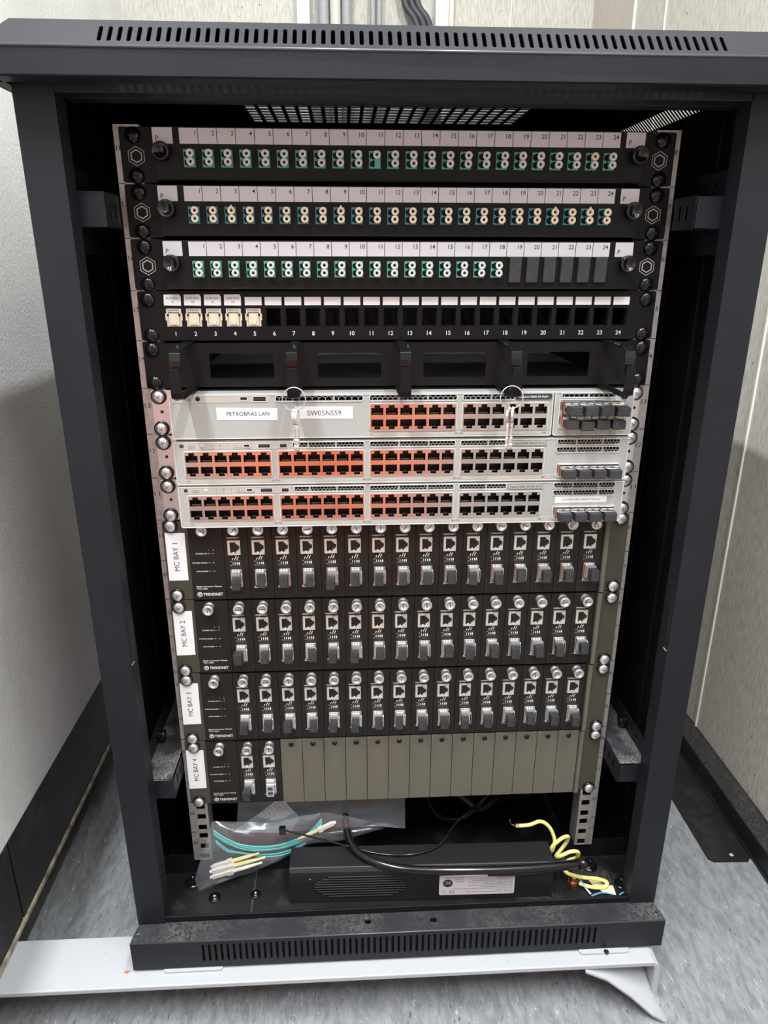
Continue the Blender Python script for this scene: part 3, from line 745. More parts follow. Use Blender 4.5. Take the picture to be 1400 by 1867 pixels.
def cisco_mark(b, x, z, y, s=1., m='inkg'):
    for k, h in enumerate((.4, .7, 1.2, .7, .4, .7, 1.2, .7, .4)): b.box(x + (k - 4) * .00085 * s - .00013, x + (k - 4) * .00085 * s + .00013, y - .0001, y, z, z + h * .0013 * s, m)
    b.text('CISCO', x, z - .0022 * s, .0015 * s, y - .0001, m, w=.0068 * s)
def bezel(b, x0, z0, x1, z1, y, r=.0014, w=.0008, m='swr'):
    b.plate(rrect(x0 - w, z0 - w, x1 + w, z1 + w, r + w, 3), [rrect(x0, z0, x1, z1, r, 3)], y - .0009, y + .0002, m)
def switch_shell(t, v0, v1, wins, split=None):
    b = MB(); Y0 = SY
    for (xa, xb, hs) in ([(SX0, SX1, wins)] if split is None else [(SX0, split - .0006, [w for w in wins if w[0] < split]), (split + .0006, SX1, [w for w in wins if w[0] > split])]):
        b.plate(rrect(xa, v0, xb, v1, .0022, 4), [rect(*w) for w in hs], Y0, Y0 + .0035, 'sw')
        b.plate(rrect(xa, v0, xb, v1, .0022, 4), [rrect(xa + .0009, v0 + .0009, xb - .0009, v1 - .0009, .0016, 4)], Y0 - .0006, Y0 + .0002, 'swr')
    for (xa, za, xb, zb_) in wins:
        bezel(b, xa, za, xb, zb_, Y0)
    b.obj('front_bezel', t)
    b = MB(); b.box(SX0 + .001, SX1 - .001, Y0 + .0155, .30, v0 + .0005, v1 + .0006, 'swtop'); b.box(SX0 + .001, SX1 - .001, Y0 + .0030, Y0 + .0155, v1 - .0012, v1 + .0006, 'swtop')
    b.box(SX0 + .001, SX1 - .001, Y0 + .0030, Y0 + .0155, v0 + .0005, v0 + .0015, 'swtop')
    b.box(SX0 + .001, SX0 + .002, Y0 + .003, Y0 + .0155, v0 + .0005, v1, 'swtop'); b.box(SX1 - .002, SX1 - .001, Y0 + .003, Y0 + .0155, v0 + .0005, v1, 'swtop')
    b.box(SX0 + .003, SX1 - .003, Y0 + .0145, Y0 + .0150, v0 + .002, v1 - .002, 'port')
    b.obj('chassis', t)
def led_panel(t, x0, z0, x1, z1, ports48=True):
    b = MB(); b.plate(rrect(x0, z0, x1, z1, .001, 3), [], SY - .0003, SY, 'swb'); y = SY - .0004
    b.box(x0 + .003, x0 + .0065, y - .0003, y, z1 - .0042, z1 - .0012, 'rub'); cisco_mark(b, x0 + .0140, z1 - .0032, y)
    if ports48:
        b.box(x0 + .0225, x0 + .0260, y - .0006, y, z1 - .0038, z1 - .0008, 'clear')
        for k, ch in enumerate(('S', 'M', 'A', 'N')): b.text(ch, x0 + .034 + k * .0072, z1 - .003, .0014, y - .0001, 'inkg')
        for k in range(3): b.text('v', x0 + .034 + k * .0072, z1 - .0062, .0010, y - .0001, 'inkg')
        b.ring(rrect(x0 + .0535, z0 + .0006, x0 + .0705, z0 + .0022, .0006, 2), rrect(x0 + .0537, z0 + .0008, x0 + .0703, z0 + .0020, .0005, 2), y - .0001, 'inkg')
        usb(b, x0 + .0630, z1 - .0045, x0 + .0695, z1 - .0010, y, False); usb(b, x0 + .0765, z0 + .0008, x0 + .0890, z1 - .0008, y); usb(b, x0 + .0970, z0 + .0008, x1 - .0015, z1 - .0008, y)
    else:
        b.cyl((x0 + .0238, y, z1 - .0030), (0, -1, 0), .0021, .0004, 'port', 14)
        for k in range(3): b.text('v', x0 + .036 + k * .0085, z1 - .0028, .0010, y - .0001, 'gink')
        usb(b, x0 + .0625, z1 - .0050, x0 + .0700, z1 - .0010, y, False); usb(b, x0 + .0745, z0 + .0008, x0 + .0875, z1 - .0008, y)
    b.obj('indicator_strip', t)
GX = (-.2082, -.1188, -.0302, .0582)
def switch48(u, z0, label, sticker):
    """z0 is the lower edge of the face above the rack zero"""
    t = thing('network_switch', label, 'network switch', (0, 0, uz(u)), '48-port switches above MC BAY 1')
    o = z0 - uz(u); v0, v1 = o, o + .0426
    top = v1
    P0 = v0 + .0078
    wins = [(x, P0, x + .0826, P0 + .0255) for x in GX]
    vz0, vz1 = v1 - .0062, v1 - .0012
    vents = [(-.1045, vz0, -.0362, vz1, (-.0897, -.0630)), (GX[2], vz0, GX[2] + .0826, vz1, (-.0020, .0265)), (GX[3], vz0, .1050, vz1, (.0850,)), (.1535, vz0, .2155, vz1, (.1725, .1985)), (.1532, vz0 - .0078, .2155, vz1 - .0078, (.1730, .1990))]
    wins += [v[:4] for v in vents]
    sf = (.1545, v0 + .0035, .2175, v0 + .0165); wins.append(sf)
    switch_shell(t, v0, v1, wins)
    for x in GX: add_ports(t, x, P0)
    for va in vents:
        b = MB(); hexmesh(b, va[0], va[2], va[1], va[3], .0036 if va[0] < .15 else .0033, SY + .0006, 'sw', va[4]); b.obj('vent_mesh', t)
    led_panel(t, -.2145, vz0 - .0012, -.1080, v1 - .0010)
    b = MB(); y = SY - .00012
    b.box(SX0 + .003, SX1 - .006, y - .0001, SY, v0 + .0058, v0 + .0062, 'swr')
    b.box(SX0 + .003, .150, y - .0001, SY, v0 + .0018, v0 + .0052, 'swb')
    for s, x in (('1X', -.206), ('12X 13X', -.122), ('24X 25X', -.0335), ('36X 37X', .0555), ('48X', .1415)): b.text(s, x, v0 + .0028, .0015, y - .0002, 'ink', w=.0022 * (len(s) * .55))
    for g in GX:
        for k in range(5):
            x = g + .0137 * (k + 1); b.add([(x - .0010, y - .0002, v0 + (.0030 if k % 2 else .0042)), (x + .0010, y - .0002, v0 + (.0030 if k % 2 else .0042)), (x, y - .0002, v0 + (.0042 if k % 2 else .0030))], [(0, 1, 2)], 'gink')
    for k in range(4): b.text('G 100 %d' % (k + 1), .1625 + k * .0150, v0 + .0012, .0013, y - .0002, 'inkg', w=.0075)
    b.obj('printed_legend', t)
    b = MB(); b.plate(rrect(.1070, vz0 - .0004, .1424, vz1 - .0002, .0020, 4), [], SY - .0014, SY - .0002, 'sw'); b.ring(rrect(.1070, vz0 - .0004, .1424, vz1 - .0002, .0020, 4), rrect(.1073, vz0 - .0001, .1421, vz1 - .0005, .0018, 4), SY - .0015, 'inkg')
    b.text('Catalyst 9200L 48 PoE+ 4x1G', .1247, vz0 + .0012, .0019, SY - .0015, 'ink', w=.0315); b.obj('model_badge', t)
    b = MB(); b.plate(rect(sf[0], sf[1], sf[2], sf[3]), [], SY + .0035, SY + .010, 'rub'); b.box(sf[0], sf[0] + .0025, SY - .001, SY + .0035, sf[1], sf[3], 'nickel'); b.obj('transceiver_cage', t)
    for k in range(4): add_sfp(t, .1565 + k * .0150, v0 + .0040, out=.0004 * (k % 2))
    if sticker:
        b = MB(); b.plate(rect(.1555, v0 + .0205, .2085, v0 + .0272), [], SY - .0004, SY - .0001, 'paper'); b.text('CII-PDR-3RD PARTY SW04', .182, v0 + .0228, .0020, SY - .0005, 'inkg', w=.038); b.obj('sticker', t, label='white printed sticker')
    ears(t, (.0365, .0060), 0, 0)
    return t
switch48(12, .4870, 'upper 48-port light grey switch, directly below the labelled 24-port switch', False)
switch48(11, .4425, 'lower 48-port light grey switch with a white sticker at right', True)
# 24-port switch with blank panel and module
t = thing('network_switch', 'tall-labelled light grey 24-port switch, stickers PETROBRAS LAN and SW05NS59', 'network switch', (0, 0, uz(13)))
o = .5325 - uz(13); v0, v1 = o, o + .0422
a10 = 10 * U - uz(13)   # rel-10U millimetres to local
def q(mm): return mm / 1000 + a10
wins = [(-.0300, q(95.0), .0526, q(120.5)), (.0585, q(95.0), .1411, q(120.5))]
vents = [(-.1185, q(123.8), -.0370, q(128.8), (-.0640,)), (-.0300, q(123.8), .0525, q(128.8), (-.0020, .0250)), (.0588, q(123.8), .1080, q(128.8), (.0860,)), (.1540, q(125.4), .2060, q(129.0), (.1800,))]
wins += [v[:4] for v in vents]; sf = (.1525, q(95.6), .2130, q(122.6)); wins.append(sf)
switch_shell(t, v0, v1, wins, split=.1465)
add_ports(t, -.0300, q(95.0)); add_ports(t, .0585, q(95.0))
for i, va in enumerate(vents):
    b = MB(); hexmesh(b, va[0], va[2], va[1], va[3], .0062 if i == 0 else .0048, SY + .0006, 'sw', va[4]); b.obj('vent_mesh', t)
led_panel(t, -.2145, q(122.6), -.1240, q(129.6), False)
b = MB(); b.plate(rrect(.1085, q(123.9), .1440, q(128.9), .0020, 4), [], SY - .0014, SY - .0002, 'rub'); b.text('Catalyst 9300 24 PoE+', .1262, q(125.5), .0019, SY - .0015, 'wink', w=.029); b.obj('model_badge', t)
b = MB(); y = SY - .0002
b.plate(rrect(-.0325, q(89.6), .1440, q(92.6), .0008, 2), [], y - .0001, SY, 'swb')
for s, x in (('1X', -.029), ('12X 13X', .0555), ('24X', .1395)): b.text(s, x, q(90.4), .0016, y - .0002, 'ink', w=.0022 * (len(s) * .55))
for g in (-.0300, .0585):
    for k in range(5):
        x = g + .0137 * (k + 1); b.add([(x - .0010, y - .0002, q(91.7 if k % 2 else 90.5)), (x + .0010, y - .0002, q(91.7 if k % 2 else 90.5)), (x, y - .0002, q(90.5 if k % 2 else 91.7))], [(0, 1, 2)], 'gink')
b.plate(rrect(.1500, q(89.8), .2185, q(92.8), .0008, 2), [], y - .0001, SY, 'swb')
for k in range(8): b.text(str(k + 1), .1535 + k * .0070 + (.0016 if k % 2 else 0), q(90.4), .0017, y - .0002, 'ink')
b.text('TE/G', .2145, q(90.4), .0016, y - .0002, 'ink')
cisco_mark(b, .2175, q(116.5), y); b.text('NETWORK', .2175, q(110.6), .0012, y, 'inkg', w=.0065); b.text('MODULE', .2175, q(108.4), .0012, y, 'inkg', w=.0058); b.text('C9300-', .2170, q(103.6), .0012, y, 'inkg', w=.005); b.text('NM-8X', .2170, q(101.5), .0012, y, 'inkg', w=.0048)
b.obj('printed_legend', t)
b = MB(); b.plate([(-.1744, q(106.4)), (-.1176, q(105.7)), (-.1174, q(117.2)), (-.1744, q(118.0))], [], SY - .0004, SY - .0001, 'paper'); b.text('PETROBRAS LAN', -.1452, q(110.2), .0038, SY - .0005, 'ink', w=.040); b.obj('sticker', t, label='white sticker reading PETROBRAS LAN')
b = MB(); b.plate([(-.1010, q(107.0)), (-.0466, q(106.4)), (-.0464, q(118.0)), (-.1010, q(118.8))], [], SY - .0004, SY - .0001, 'paper'); b.text('SW05NS59', -.0735, q(109.9), .0048, SY - .0005, 'ink', w=.032); b.obj('sticker', t, label='white sticker reading SW05NS59')
b = MB(); b.plate(rect(*sf), [], SY + .0035, SY + .010, 'rub'); b.box(sf[0], sf[0] + .0025, SY - .001, SY + .0035, sf[1], sf[3], 'nickel'); b.obj('transceiver_cage', t)
for k in range(4):
    add_sfp(t, .1555 + k * .0148, q(109.6), out=.003 + .0015 * k); add_sfp(t, .1545 + k * .0146, q(96.2), dz=-.0015 if k == 1 else 0, out=.001 * k)
b = MB(); b.lathe((.2140, SY, q(127.2)), (0, -1, 0), [(.0034, 0), (.0034, .0035), (.0026, .0042), (0, .0042)], 'gloss', 16); b.cyl((.2140, SY - .0042, q(127.2)), (0, -1, 0), .0012, .0002, 'gink', 6); b.obj('module_screw', t)
ears(t, (.0370, .0060), 0, 0)

# ================================================================== KEYS ON THE HOOKS
def key_ring(x, label, ang, dx):
    t = thing('key_ring', label, 'keys', (x, -.0725, .5955), 'keys hanging from the cable hooks')
    b = MB(); b.tube([(.0100 * math.sin(a), .0008 * math.cos(a * 2), -.0155 + .0100 * math.cos(a)) for a in [i * 2 * PI / 16 for i in range(16)]], .00045, 'chrome', 8, closed=True, sub=3)
    b.tube([(.0100 * math.sin(a), .0008 * math.cos(a * 2) - .0009, -.0153 + .0100 * math.cos(a)) for a in [i * 2 * PI / 16 for i in range(16)]], .00040, 'chrome', 8, closed=True, sub=3)
    b.obj('split_ring', t)
    for k, (a, tilt) in enumerate(ang):
        b = MB(); bow = ngon(0, -.0050, .0066, 14)
        bow = [(u, v - .0045) for u, v in bow]
        b.plate(bow, [ngon(0, -.0040, .0020, 10)], -.0009, .0009, 'chrome')
        b.box(-.0022, .0022, -.0012, .0012, -.0200, -.0160, 'chrome')
        b.plate([(-.0020, -.0200), (.0020, -.0200), (.0020, -.0370), (.0006, -.0400), (-.0006, -.0400), (-.0020, -.0385), (-.0020, -.0360), (-.0012, -.0350), (-.0020, -.0335), (-.0020, -.0300), (-.0013, -.0290), (-.0020, -.0280)][::-1], [], -.0009, .0009, 'alu')
        o = b.obj('key', t, loc=(dx[k], -.0002 * k, -.0215)); o.rotation_euler = (0, tilt, a)
key_ring(-.0975, 'bunch of two slim keys seen edge-on below the second hook, left', ((1.42, -.03), (1.35, .03)), (-.0005, .0022))
key_ring(.0925, 'bunch of two keys turned slightly, below the fourth hook, right', ((1.05, .06), (1.25, .02)), (-.0010, .0020))

# ================================================================== MEDIA CONVERTER CHASSIS
CW = .02477
def rj45v():
    b = MB(); hole = [(.0024, .0022), (.0086, .0022), (.0086, .0042), (.0104, .0042), (.0104, .0058), (.0122, .0058), (.0122, .0106), (.0104, .0106), (.0104, .0122), (.0086, .0122), (.0086, .0142), (.0024, .0142)]
    b.plate(rrect(0, 0, .0130, .0162, .0005, 2), [hole], -.0014, .0, 'jackm'); b.ring(rect(0, 0, .013, .0162), rect(.0005, .0005, .0125, .0157), -.00145, 'alu')
    b.box(.0018, .0125, .0002, .0008, .0016, .0146, 'port'); b.box(.0050, .0064, -.0004, .0002, .0022, .0030, 'cream')
    return b
def thumb():
    b = MB(); b.lathe((0, 0, 0), (0, -1, 0), [(.0050, 0), (.0050, .0020), (.0042, .0026), (.0042, .0048), (.0054, .0052), (.0056, .0106), (.0052, .0113), (.0036, .0113), (.0034, .0106), (0, .0106)], 'alu', 22)
    b.box(-.0032, .0032, -.01068, -.0106, -.0004, .0004, 'rub'); return b
def sfpv():
    """vertical transceiver in its cage, origin lower left of the opening"""
    b = MB(); b.plate(rrect(0, 0, .0118, .0195, .0004, 2), [rect(.0007, .0007, .0111, .0188)], -.0022, .0, 'nickel'); b.poly(rect(.0005, .0005, .0113, .019), -.0001, 'port')
    b.box(.0012, .0104, -.0090, -.0002, .0050, .0180, 'alu')
    for k in range(3): b.box(.0018 + k * .0028, .0036 + k * .0028, -.0040, -.0020, .0181, .0190, 'chrome')
    b.box(.0004, .0012, -.0052, -.0002, .0020, .0182, 'nickel'); b.box(.0104, .0112, -.0062, -.0002, .0020, .0182, 'nickel')
    b.tube([(.0112, -.0052, .0175), (.0118, -.0088, .0150), (.0118, -.0088, .0035), (.0108, -.0052, .0010)], .00035, 'chrome', 6, sub=3)
    b.tube([(.0002, -.0052, .0020), (-.0008, -.0060, .0008), (.0030, -.0060, .0004)], .0004, 'chrome', 6, sub=2)
    return b
def plugv(): b = MB(); b.box(.0016, .0100, -.0185, -.0088, .0042, .0158, 'rub'); b.box(.0022, .0094, -.0092, -.0070, .0048, .0150, 'port'); return b
def converter_proto(loc, label, group):
    t = thing('media_converter', label, 'network card', loc, group)
    b = MB(); b.plate(rrect(.0002, .0006, CW - .0003, .0873, .0006, 2), [rect(.0062, .0158, .0170, .0350), rect(.0050, .0515, .0162, .0668)], -.0016, 0, 'card')
    b.box(.0055, .0178, .0001, .0006, .0150, .0355, 'port'); b.box(.0045, .0170, .0012, .0018, .0505, .0675, 'port')
    y = -.00172
    b.text('1000BASE-T', .0100, .0690, .0015, y, 'wink', w=.0128)
    for x, z0, l in ((.0078, .0452, .0020), (.0101, .0452, .0046), (.0124, .0452, .0036)):
        b.add([(x - .0004, y, z0), (x + .0004, y, z0), (x + .0004 + l * .5, y, z0 + l), (x - .0004 + l * .5, y, z0 + l)], [(0, 1, 2, 3)], 'wink')
    for k, x in enumerate((.0084, .0106, .0128, .0148)):
        b.poly(rect(x - .0003 - .0001 * k, .0398, x + .0003 + .0001 * k, .0424), y, 'wink'); b.poly(rect(x - .0007, .0440, x + .0007, .0442), y, 'gink'); b.poly(rect(x - .0007, .0386, x + .0007, .0388), y, 'gink')
    b.text('FX', .0062, .0427, .0011, y, 'gink'); b.text('TP', .0062, .0383, .0011, y, 'gink')
    b.text('mini-GBIC', .0100, .0125, .0013, y, 'gink', w=.0105)
    b.obj('card_faceplate', t)
    thumb().obj('thumb_screw', t, loc=(.0124, -.0016, .0815))
    rj45v().obj('network_jack', t, loc=(.0040, -.0016, .0510))
    s = sfpv().obj('transceiver', t, loc=(.0057, -.0016, .0156)); plugv().obj('dust_plug', s)
    return t
def blank_proto(loc, label, group):
    t = thing('blank_slot_cover', label, 'blank panel', loc, group)
    b = MB(); b.plate(rrect(.0002, .0002, CW - .0004, .0878, .0007, 2), [], -.0032, -.0004, 'olive'); b.obj('cover_plate', t, bevel=.0006)
    b = MB(); b.lathe((.0124, -.0032, .0822), (0, -1, 0), [(.0030, 0), (.0028, .0008), (0, .0014)], 'gloss', 16); b.box(.0106, .0142, -.0048, -.0044, .0818, .0826, 'slot'); b.obj('cover_screw', t)
    return t
conv = blank = None; thb = None
BW = {1: 'topmost', 2: 'second', 3: 'third', 4: 'lowest'}
for bay, u, dx in ((1, 9, .0005), (2, 7, .0), (3, 5, -.0012), (4, 3, -.0024)):
    z = uz(u)
    C0 = -.1811 + dx
    t = thing('converter_chassis', BW[bay] + ' of the dark media converter chassis, white sticker MC BAY %d' % bay, 'network chassis', (0, 0, z))
    b = MB(); b.plate(rrect(-.2413 + dx * .5, .0006, -.2165 + dx, .0882, .0012, 2), [], -.0026, -.0003, 'dolive'); b.obj('ear_plate', t)
    b = MB(); b.plate(rrect(.2215 + dx, .0006, .2413 + dx * .5, .0882, .0012, 2), [], -.0026, -.0003, 'dolive'); b.box(.2148 + dx, .2208 + dx, -.0075, -.0003, .0006, .0882, 'dolive'); b.box(.2160 + dx, .2200 + dx, -.0078, -.0074, .0006, .0882, 'olive'); b.obj('ear_plate', t)
    b = MB(); b.box(-.2160, .2140, .0030, .30, .0010, .0875, 'card'); b.obj('chassis_body', t)
    b = MB(); xl = -.2158 + dx; b.plate(rrect(xl, .0006, C0 - .0003, .0873, .0006, 2), [], -.0042, .0, 'card'); y = -.0043
    X = lambda a: a + dx
    b.text('POWER ON', X(-.1985), .0520, .0014, y, 'wink', 'r', w=.0115); b.text('POWER FAILED', X(-.1990), .0418, .0014, y, 'wink', 'r', w=.0150); b.text('FAN FAILED', X(-.1987), .0322, .0014, y, 'wink', 'r', w=.0118)
    b.text('1', X(-.1968), .0558, .0014, y, 'wink'); b.text('2', X(-.1922), .0558, .0014, y, 'wink')
    for v in (.0527, .0425, .0329):
        b.poly(rect(X(-.1950), v - .0001, X(-.1938), v + .0001), y, 'wink')
        for x in (-.1968, -.1922): b.cyl((X(x), y, v), (0, -1, 0), .0006, .0003, 'gink', 8)
    b.text('Media Converter Chassis', X(-.2122), .0148, .0016, y, 'wink', 'l', w=.0260); b.text('TFC-1600', X(-.2122), .0122, .0016, y, 'wink', 'l', w=.0110)
    cx, cz = X(-.2095), .0065
    b.ring(ngon(cx, cz, .0027, 20), ngon(cx, cz, .0021, 20), y, 'wink'); b.ring(ngon(cx + .0003, cz + .0002, .0015, 14), ngon(cx + .0005, cz - .0001, .0008, 14), y, 'wink')
    b.text('TRENDNET', X(-.2060), .0050, .0031, y, 'wink', 'l', w=.0205)
    b.obj('indicator_panel', t)
    if thb is None: thb = thumb().obj('thumb_screw', t, loc=(X(-.2003), -.0042, .0812))
    else: dup(thb, t, (X(-.2003), -.0042, .0812))
    b = MB(); b.plate([(X(-.2398), .0225), (X(-.2200), .0228), (X(-.2196), .0752), (X(-.2394), .0760)], [], -.0034, -.0027, 'paper'); b.text('MC BAY %d' % bay, X(-.2278), .0335, .0052, -.0035, 'ink', 'l', w=.0310, rot=PI / 2); b.obj('sticker', t, label='white sticker reading MC BAY %d' % bay)
    for sx in (-1, 1):
        for v in ((.0808, .0040) if bay > 1 else (.0835, .0060)): screw(t, 'chrome', sx * .2325, -.0026, v)
    for i in range(16):
        loc = (C0 + i * CW, -.0026, z)
        if bay < 4 or i < 2:
            nm = ORD[i + 1] + ' card from the left'
            if i == 15: nm = 'rightmost card'
            lb = 'brown-black converter card in the %s bay (MC BAY %d), %s' % (BW[bay], bay, nm)
            if bay == 4: lb = ('brown-black converter card with dark plug, first card in MC BAY 4', 'converter card with open unplugged transceiver, beside the olive blanks in MC BAY 4')[i]
            g = 'converter cards in MC BAY %d' % bay
            if conv is None: conv = converter_proto(loc, lb, g)
            else:
                c = copy_tree(conv, loc, lb, g, skip=('dust_plug',) if (bay == 4 and i == 1) else ())
        else:
            nm = ORD[i - 1] + ' from the left' if i < 15 else 'rightmost'
            lb = 'plain olive-grey blank slot cover in MC BAY 4, ' + nm + ' of the covers'
            if i == 15: lb = 'rightmost plain olive-grey blank slot cover in MC BAY 4'
            if blank is None: blank = blank_proto(loc, lb, 'blank covers in MC BAY 4')
            else: copy_tree(blank, loc, lb, 'blank covers in MC BAY 4')
# small irregularities of the transceiver plugs and thumb screws
bpy.context.view_layer.update()
for o in bpy.data.objects:
    n = o.name.split('.')[0]
    if n == 'dust_plug' and o.parent.parent and o.parent.parent.name.startswith('media_converter'):
        o.location = (random.uniform(-.0007, .0007), random.uniform(-.0015, .0012), random.uniform(-.0012, .0010)); o.rotation_euler = (random.uniform(-.12, .05), random.uniform(-.04, .04), random.uniform(-.12, .12))
    elif n == 'thumb_screw': o.rotation_euler = (0, random.uniform(0, 3.1), 0)
# open transceiver mouth for the unplugged card
op = [o for o in bpy.data.objects if o.name.startswith('media_converter') and 'unplugged' in o['label']][0]
b = MB(); b.plate(rect(.0016, .0030, .0100, .0172), [rect(.0028, .0042, .0088, .0096), rect(.0028, .0108, .0088, .0162)], -.0125, -.0088, 'chrome'); b.box(.0026, .0090, -.0092, -.0090, .0040, .0165, 'port')
b.obj('open_mouth', [c for c in kids(op) if c.name.startswith('transceiver')][0], label='open chrome transceiver mouth')

# ================================================================== POWER STRIP
t = thing('power_strip', 'black ribbed power distribution box lying on the rack base', 'power strip', (.028, -.030, -.0222), rot=(0, 0, -.02))
b = MB()
b.plate([(-.020, .000), (.018, .000), (.018, .038), (.014, .0505), (-.017, .0505), (-.0205, .046)], [], -.155, .155, 'matte', fm=lambda u, v, d: (d, u, v))
b.box(-.150, -.02, -.0200, -.0185, .004, .042, 'matte')
b.obj('casing', t, bevel=.003)
b = MB()
for k in range(9):
    v = .0095 + k * .0036; ins = abs(k - 4) * .004 * (abs(k - 4) / 4)
    b.box(-.126 + ins, -.018 - ins, -.0220, -.0200, v, v + .0016, 'matte')
b.obj('grip_ribs', t, bevel=.0005)
b = MB(); y = -.0222; b.plate(rrect(.020, .0080, .109, .0365, .002, 3), [], -.0215, -.0205, 'tag')
for k, (s, w) in enumerate((('No usar transversalmente con tres otro.', .055), ('No usar tapado.', .020), ('Sin corriente unicamente con el enchufe desconectado.', .072), ('Use dentro de cuadro aereo.', .038), ('No exceder la potencia maxima indicada.', .053), ('Gutierrez Molina Rodriguez', .036), ('Avenida Pintor Felipo Monzon 32 35018', .052), ('Las Palmas de Gran Canaria Espana', .047), ('ventas@productosbcn.es', .050), ('+34 928380213', .020))):
    b.text(s, .1065, .0115 + k * .00245 + .0012, .0013, -.02165, 'ink', 'l', w=w, rot=PI)
b.text('MAX 3680W/230V~', .048, .0345, .0013, -.02165, 'ink', 'l', w=.021, rot=PI); b.text('16A 250V~', .048, .0318, .0013, -.02165, 'ink', 'l', w=.012, rot=PI); b.text('REG.ED', .048, .0290, .0013, -.02165, 'ink', 'l', w=.008, rot=PI)
b.text('CE', .0385, .0145, .0036, -.02165, 'ink', 'l', w=.0065, rot=PI)
b.poly(ngon(.0300, .0260, .0058, 20), -.02165, 'ink'); b.text('SC', .0300, .0285, .0040, -.0217, 'tag', 'c', w=.0072, rot=PI)
b.ring(ngon(.0258, .0130, .0022, 4), ngon(.0258, .0130, .0018, 4), -.02165, 'ink')
b.obj('rating_label', t)
b = MB(); b.cyl((-.135, -.0202, .024), (0, -1, 0), .0014, .0006, 'slot', 10); b.cyl((-.131, -.0202, .036), (0, -1, 0), .0007, .0006, 'gink', 8); b.obj('case_screw', t)
b = MB(); b.tube([(-.087, .075, .115), (-.0900, .062, .086), (-.0895, .030, .0660), (-.080, .004, .0565), (-.054, -.0160, .0545), (-.012, -.0265, .0535), (.055, -.0290, .0525), (.120, -.0270, .0515), (.165, -.022, .050), (.188, -.016, .047)], .0046, 'gloss', 14); b.obj('power_cord', t)
b = MB(); b.tube([(.075, -.0280, .0475), (.120, -.0250, .0445), (.168, -.018, .043), (.187, -.012, .046)], .0040, 'gloss', 12); b.cyl((.184, -.018, .047), (1, .2, -.1), .0062, .012, 'gloss', 14); b.obj('cord_end', t)

# ================================================================== CABLE TIE AND WIRES
b = MB(); b.box(-.1385, -.1310, -.0275, -.0215, .0610, .0695, 'gloss')
b.tube([(-.1348, -.024, .0655), (-.1064, -.024, .0552), (-.081, -.022, .0438), (-.0525, -.0235, .0345), (-.028, -.0295, .0312), (-.002, -.0340, .0312), (.024, -.0330, .0312), (.050, -.0225, .0325), (.0745, .004, .040), (.1057, .030, .0450), (.150, .085, .040), (.200, .12, .035)], .0011, 'gloss', 8)
tag(b.obj('cable_tie', bevel=.0003), 'long thin black cable tie curving over the power strip', 'cable tie')
t = thing('earth_wire', 'coiled yellow and green earth wire at the right of the base', 'wire', (.15, 0, .035))
b = MB()
W_ = [(.151, .000, .0350), (.165, -.001, .0370), (.178, -.002, .0425), (.189, -.004, .0350), (.1955, -.008, .0200), (.193, -.014, .0125), (.1885, -.020, .0135), (.1890, -.022, .0230), (.2000, -.0200, .0325), (.2095, -.015, .0300), (.2105, -.010, .0170), (.204, -.012, .0080), (.1945, -.022, .0075), (.1960, -.030, .0150), (.2090, -.031, .0225), (.2190, -.028, .0180), (.2205, -.022, .0040), (.2110, -.020, -.0030), (.204, -.027, -.0060), (.206, -.036, -.0060), (.222, -.040, -.0085), (.242, -.041, -.0115), (.253, -.043, -.0155), (.247, -.047, -.0185), (.232, -.045, -.0190), (.2200, -.039, -.0190)]
b.tube([(x - .15, y, z - .035) for x, y, z in W_], .0023, 'earth', 12); b.obj('wire_sleeve', t)
b = MB(); b.tube([(0, 0, 0), (-.004, 0, .001), (-.008, .001, .003), (-.010, .001, .009)], .0009, 'copper', 6); b.cyl((.002, 0, 0), (-1, 0, .1), .0025, .004, 'strip', 10); b.obj('stripped_end', t)
t = thing('grounding_lug', 'copper grounding bolt and nut on the dusty base', 'bolt', (.2135, -.036, -.0222))
b = MB(); b.plate(ngon(0, 0, .0062, 6), [], 0, .004, 'copper', fm=lambda u, v, d: (u, v, d)); b.obj('nut', t)
b = MB(); b.cyl((0, 0, .004), (0, 0, 1), .0045, .0015, 'copper', 16); b.cyl((0, 0, .0055), (0, 0, 1), .0036, .007, 'copper', 12); b.obj('stud', t)
b = MB(); b.plate([(.2345, -.0335), (.2405, -.0300), (.2520, -.0415), (.2610, -.0420), (.2600, -.0560), (.2480, -.0535), (.2380, -.0420)], [], 0, .0006, 'ytag', fm=lambda u, v, d: (u, v, -.0222 + d + .05 * max(0, -.038 - v)))
tag(b.obj('paper_tag'), 'pale yellow paper scrap under the loop of the earth wire', 'tag')
b = MB(); b.tube([(.2190, -.034, -.0120), (.2220, -.038, -.0150), (.2260, -.046, -.0190), (.2300, -.054, -.0205)], .0011, 'trunk', 8); b.tube([(.2205, -.036, -.0130), (.2235, -.041, -.0160), (.2275, -.049, -.0195)], .0007, 'blue', 6)
tag(b.obj('wire_scrap'), 'short white and blue wire end beside the copper bolt', 'wire', None)
b = MB(); b.tube([(.2300, -.056, -.0212), (.2400, -.054, -.0195), (.2480, -.0535, -.0200), (.2560, -.0550, -.0212)], .0009, 'blue', 8)
tag(b.obj('wire_scrap'), 'thin blue wire offcut in front of the yellow scrap', 'wire', None)
b = MB(); b.tube([(.2640, -.0560, -.0214), (.2680, -.0545, -.0200), (.2730, -.0525, -.0212)], .0009, 'blue', 8)
tag(b.obj('wire_scrap'), 'tiny blue wire offcut in the far right base corner', 'wire', None)
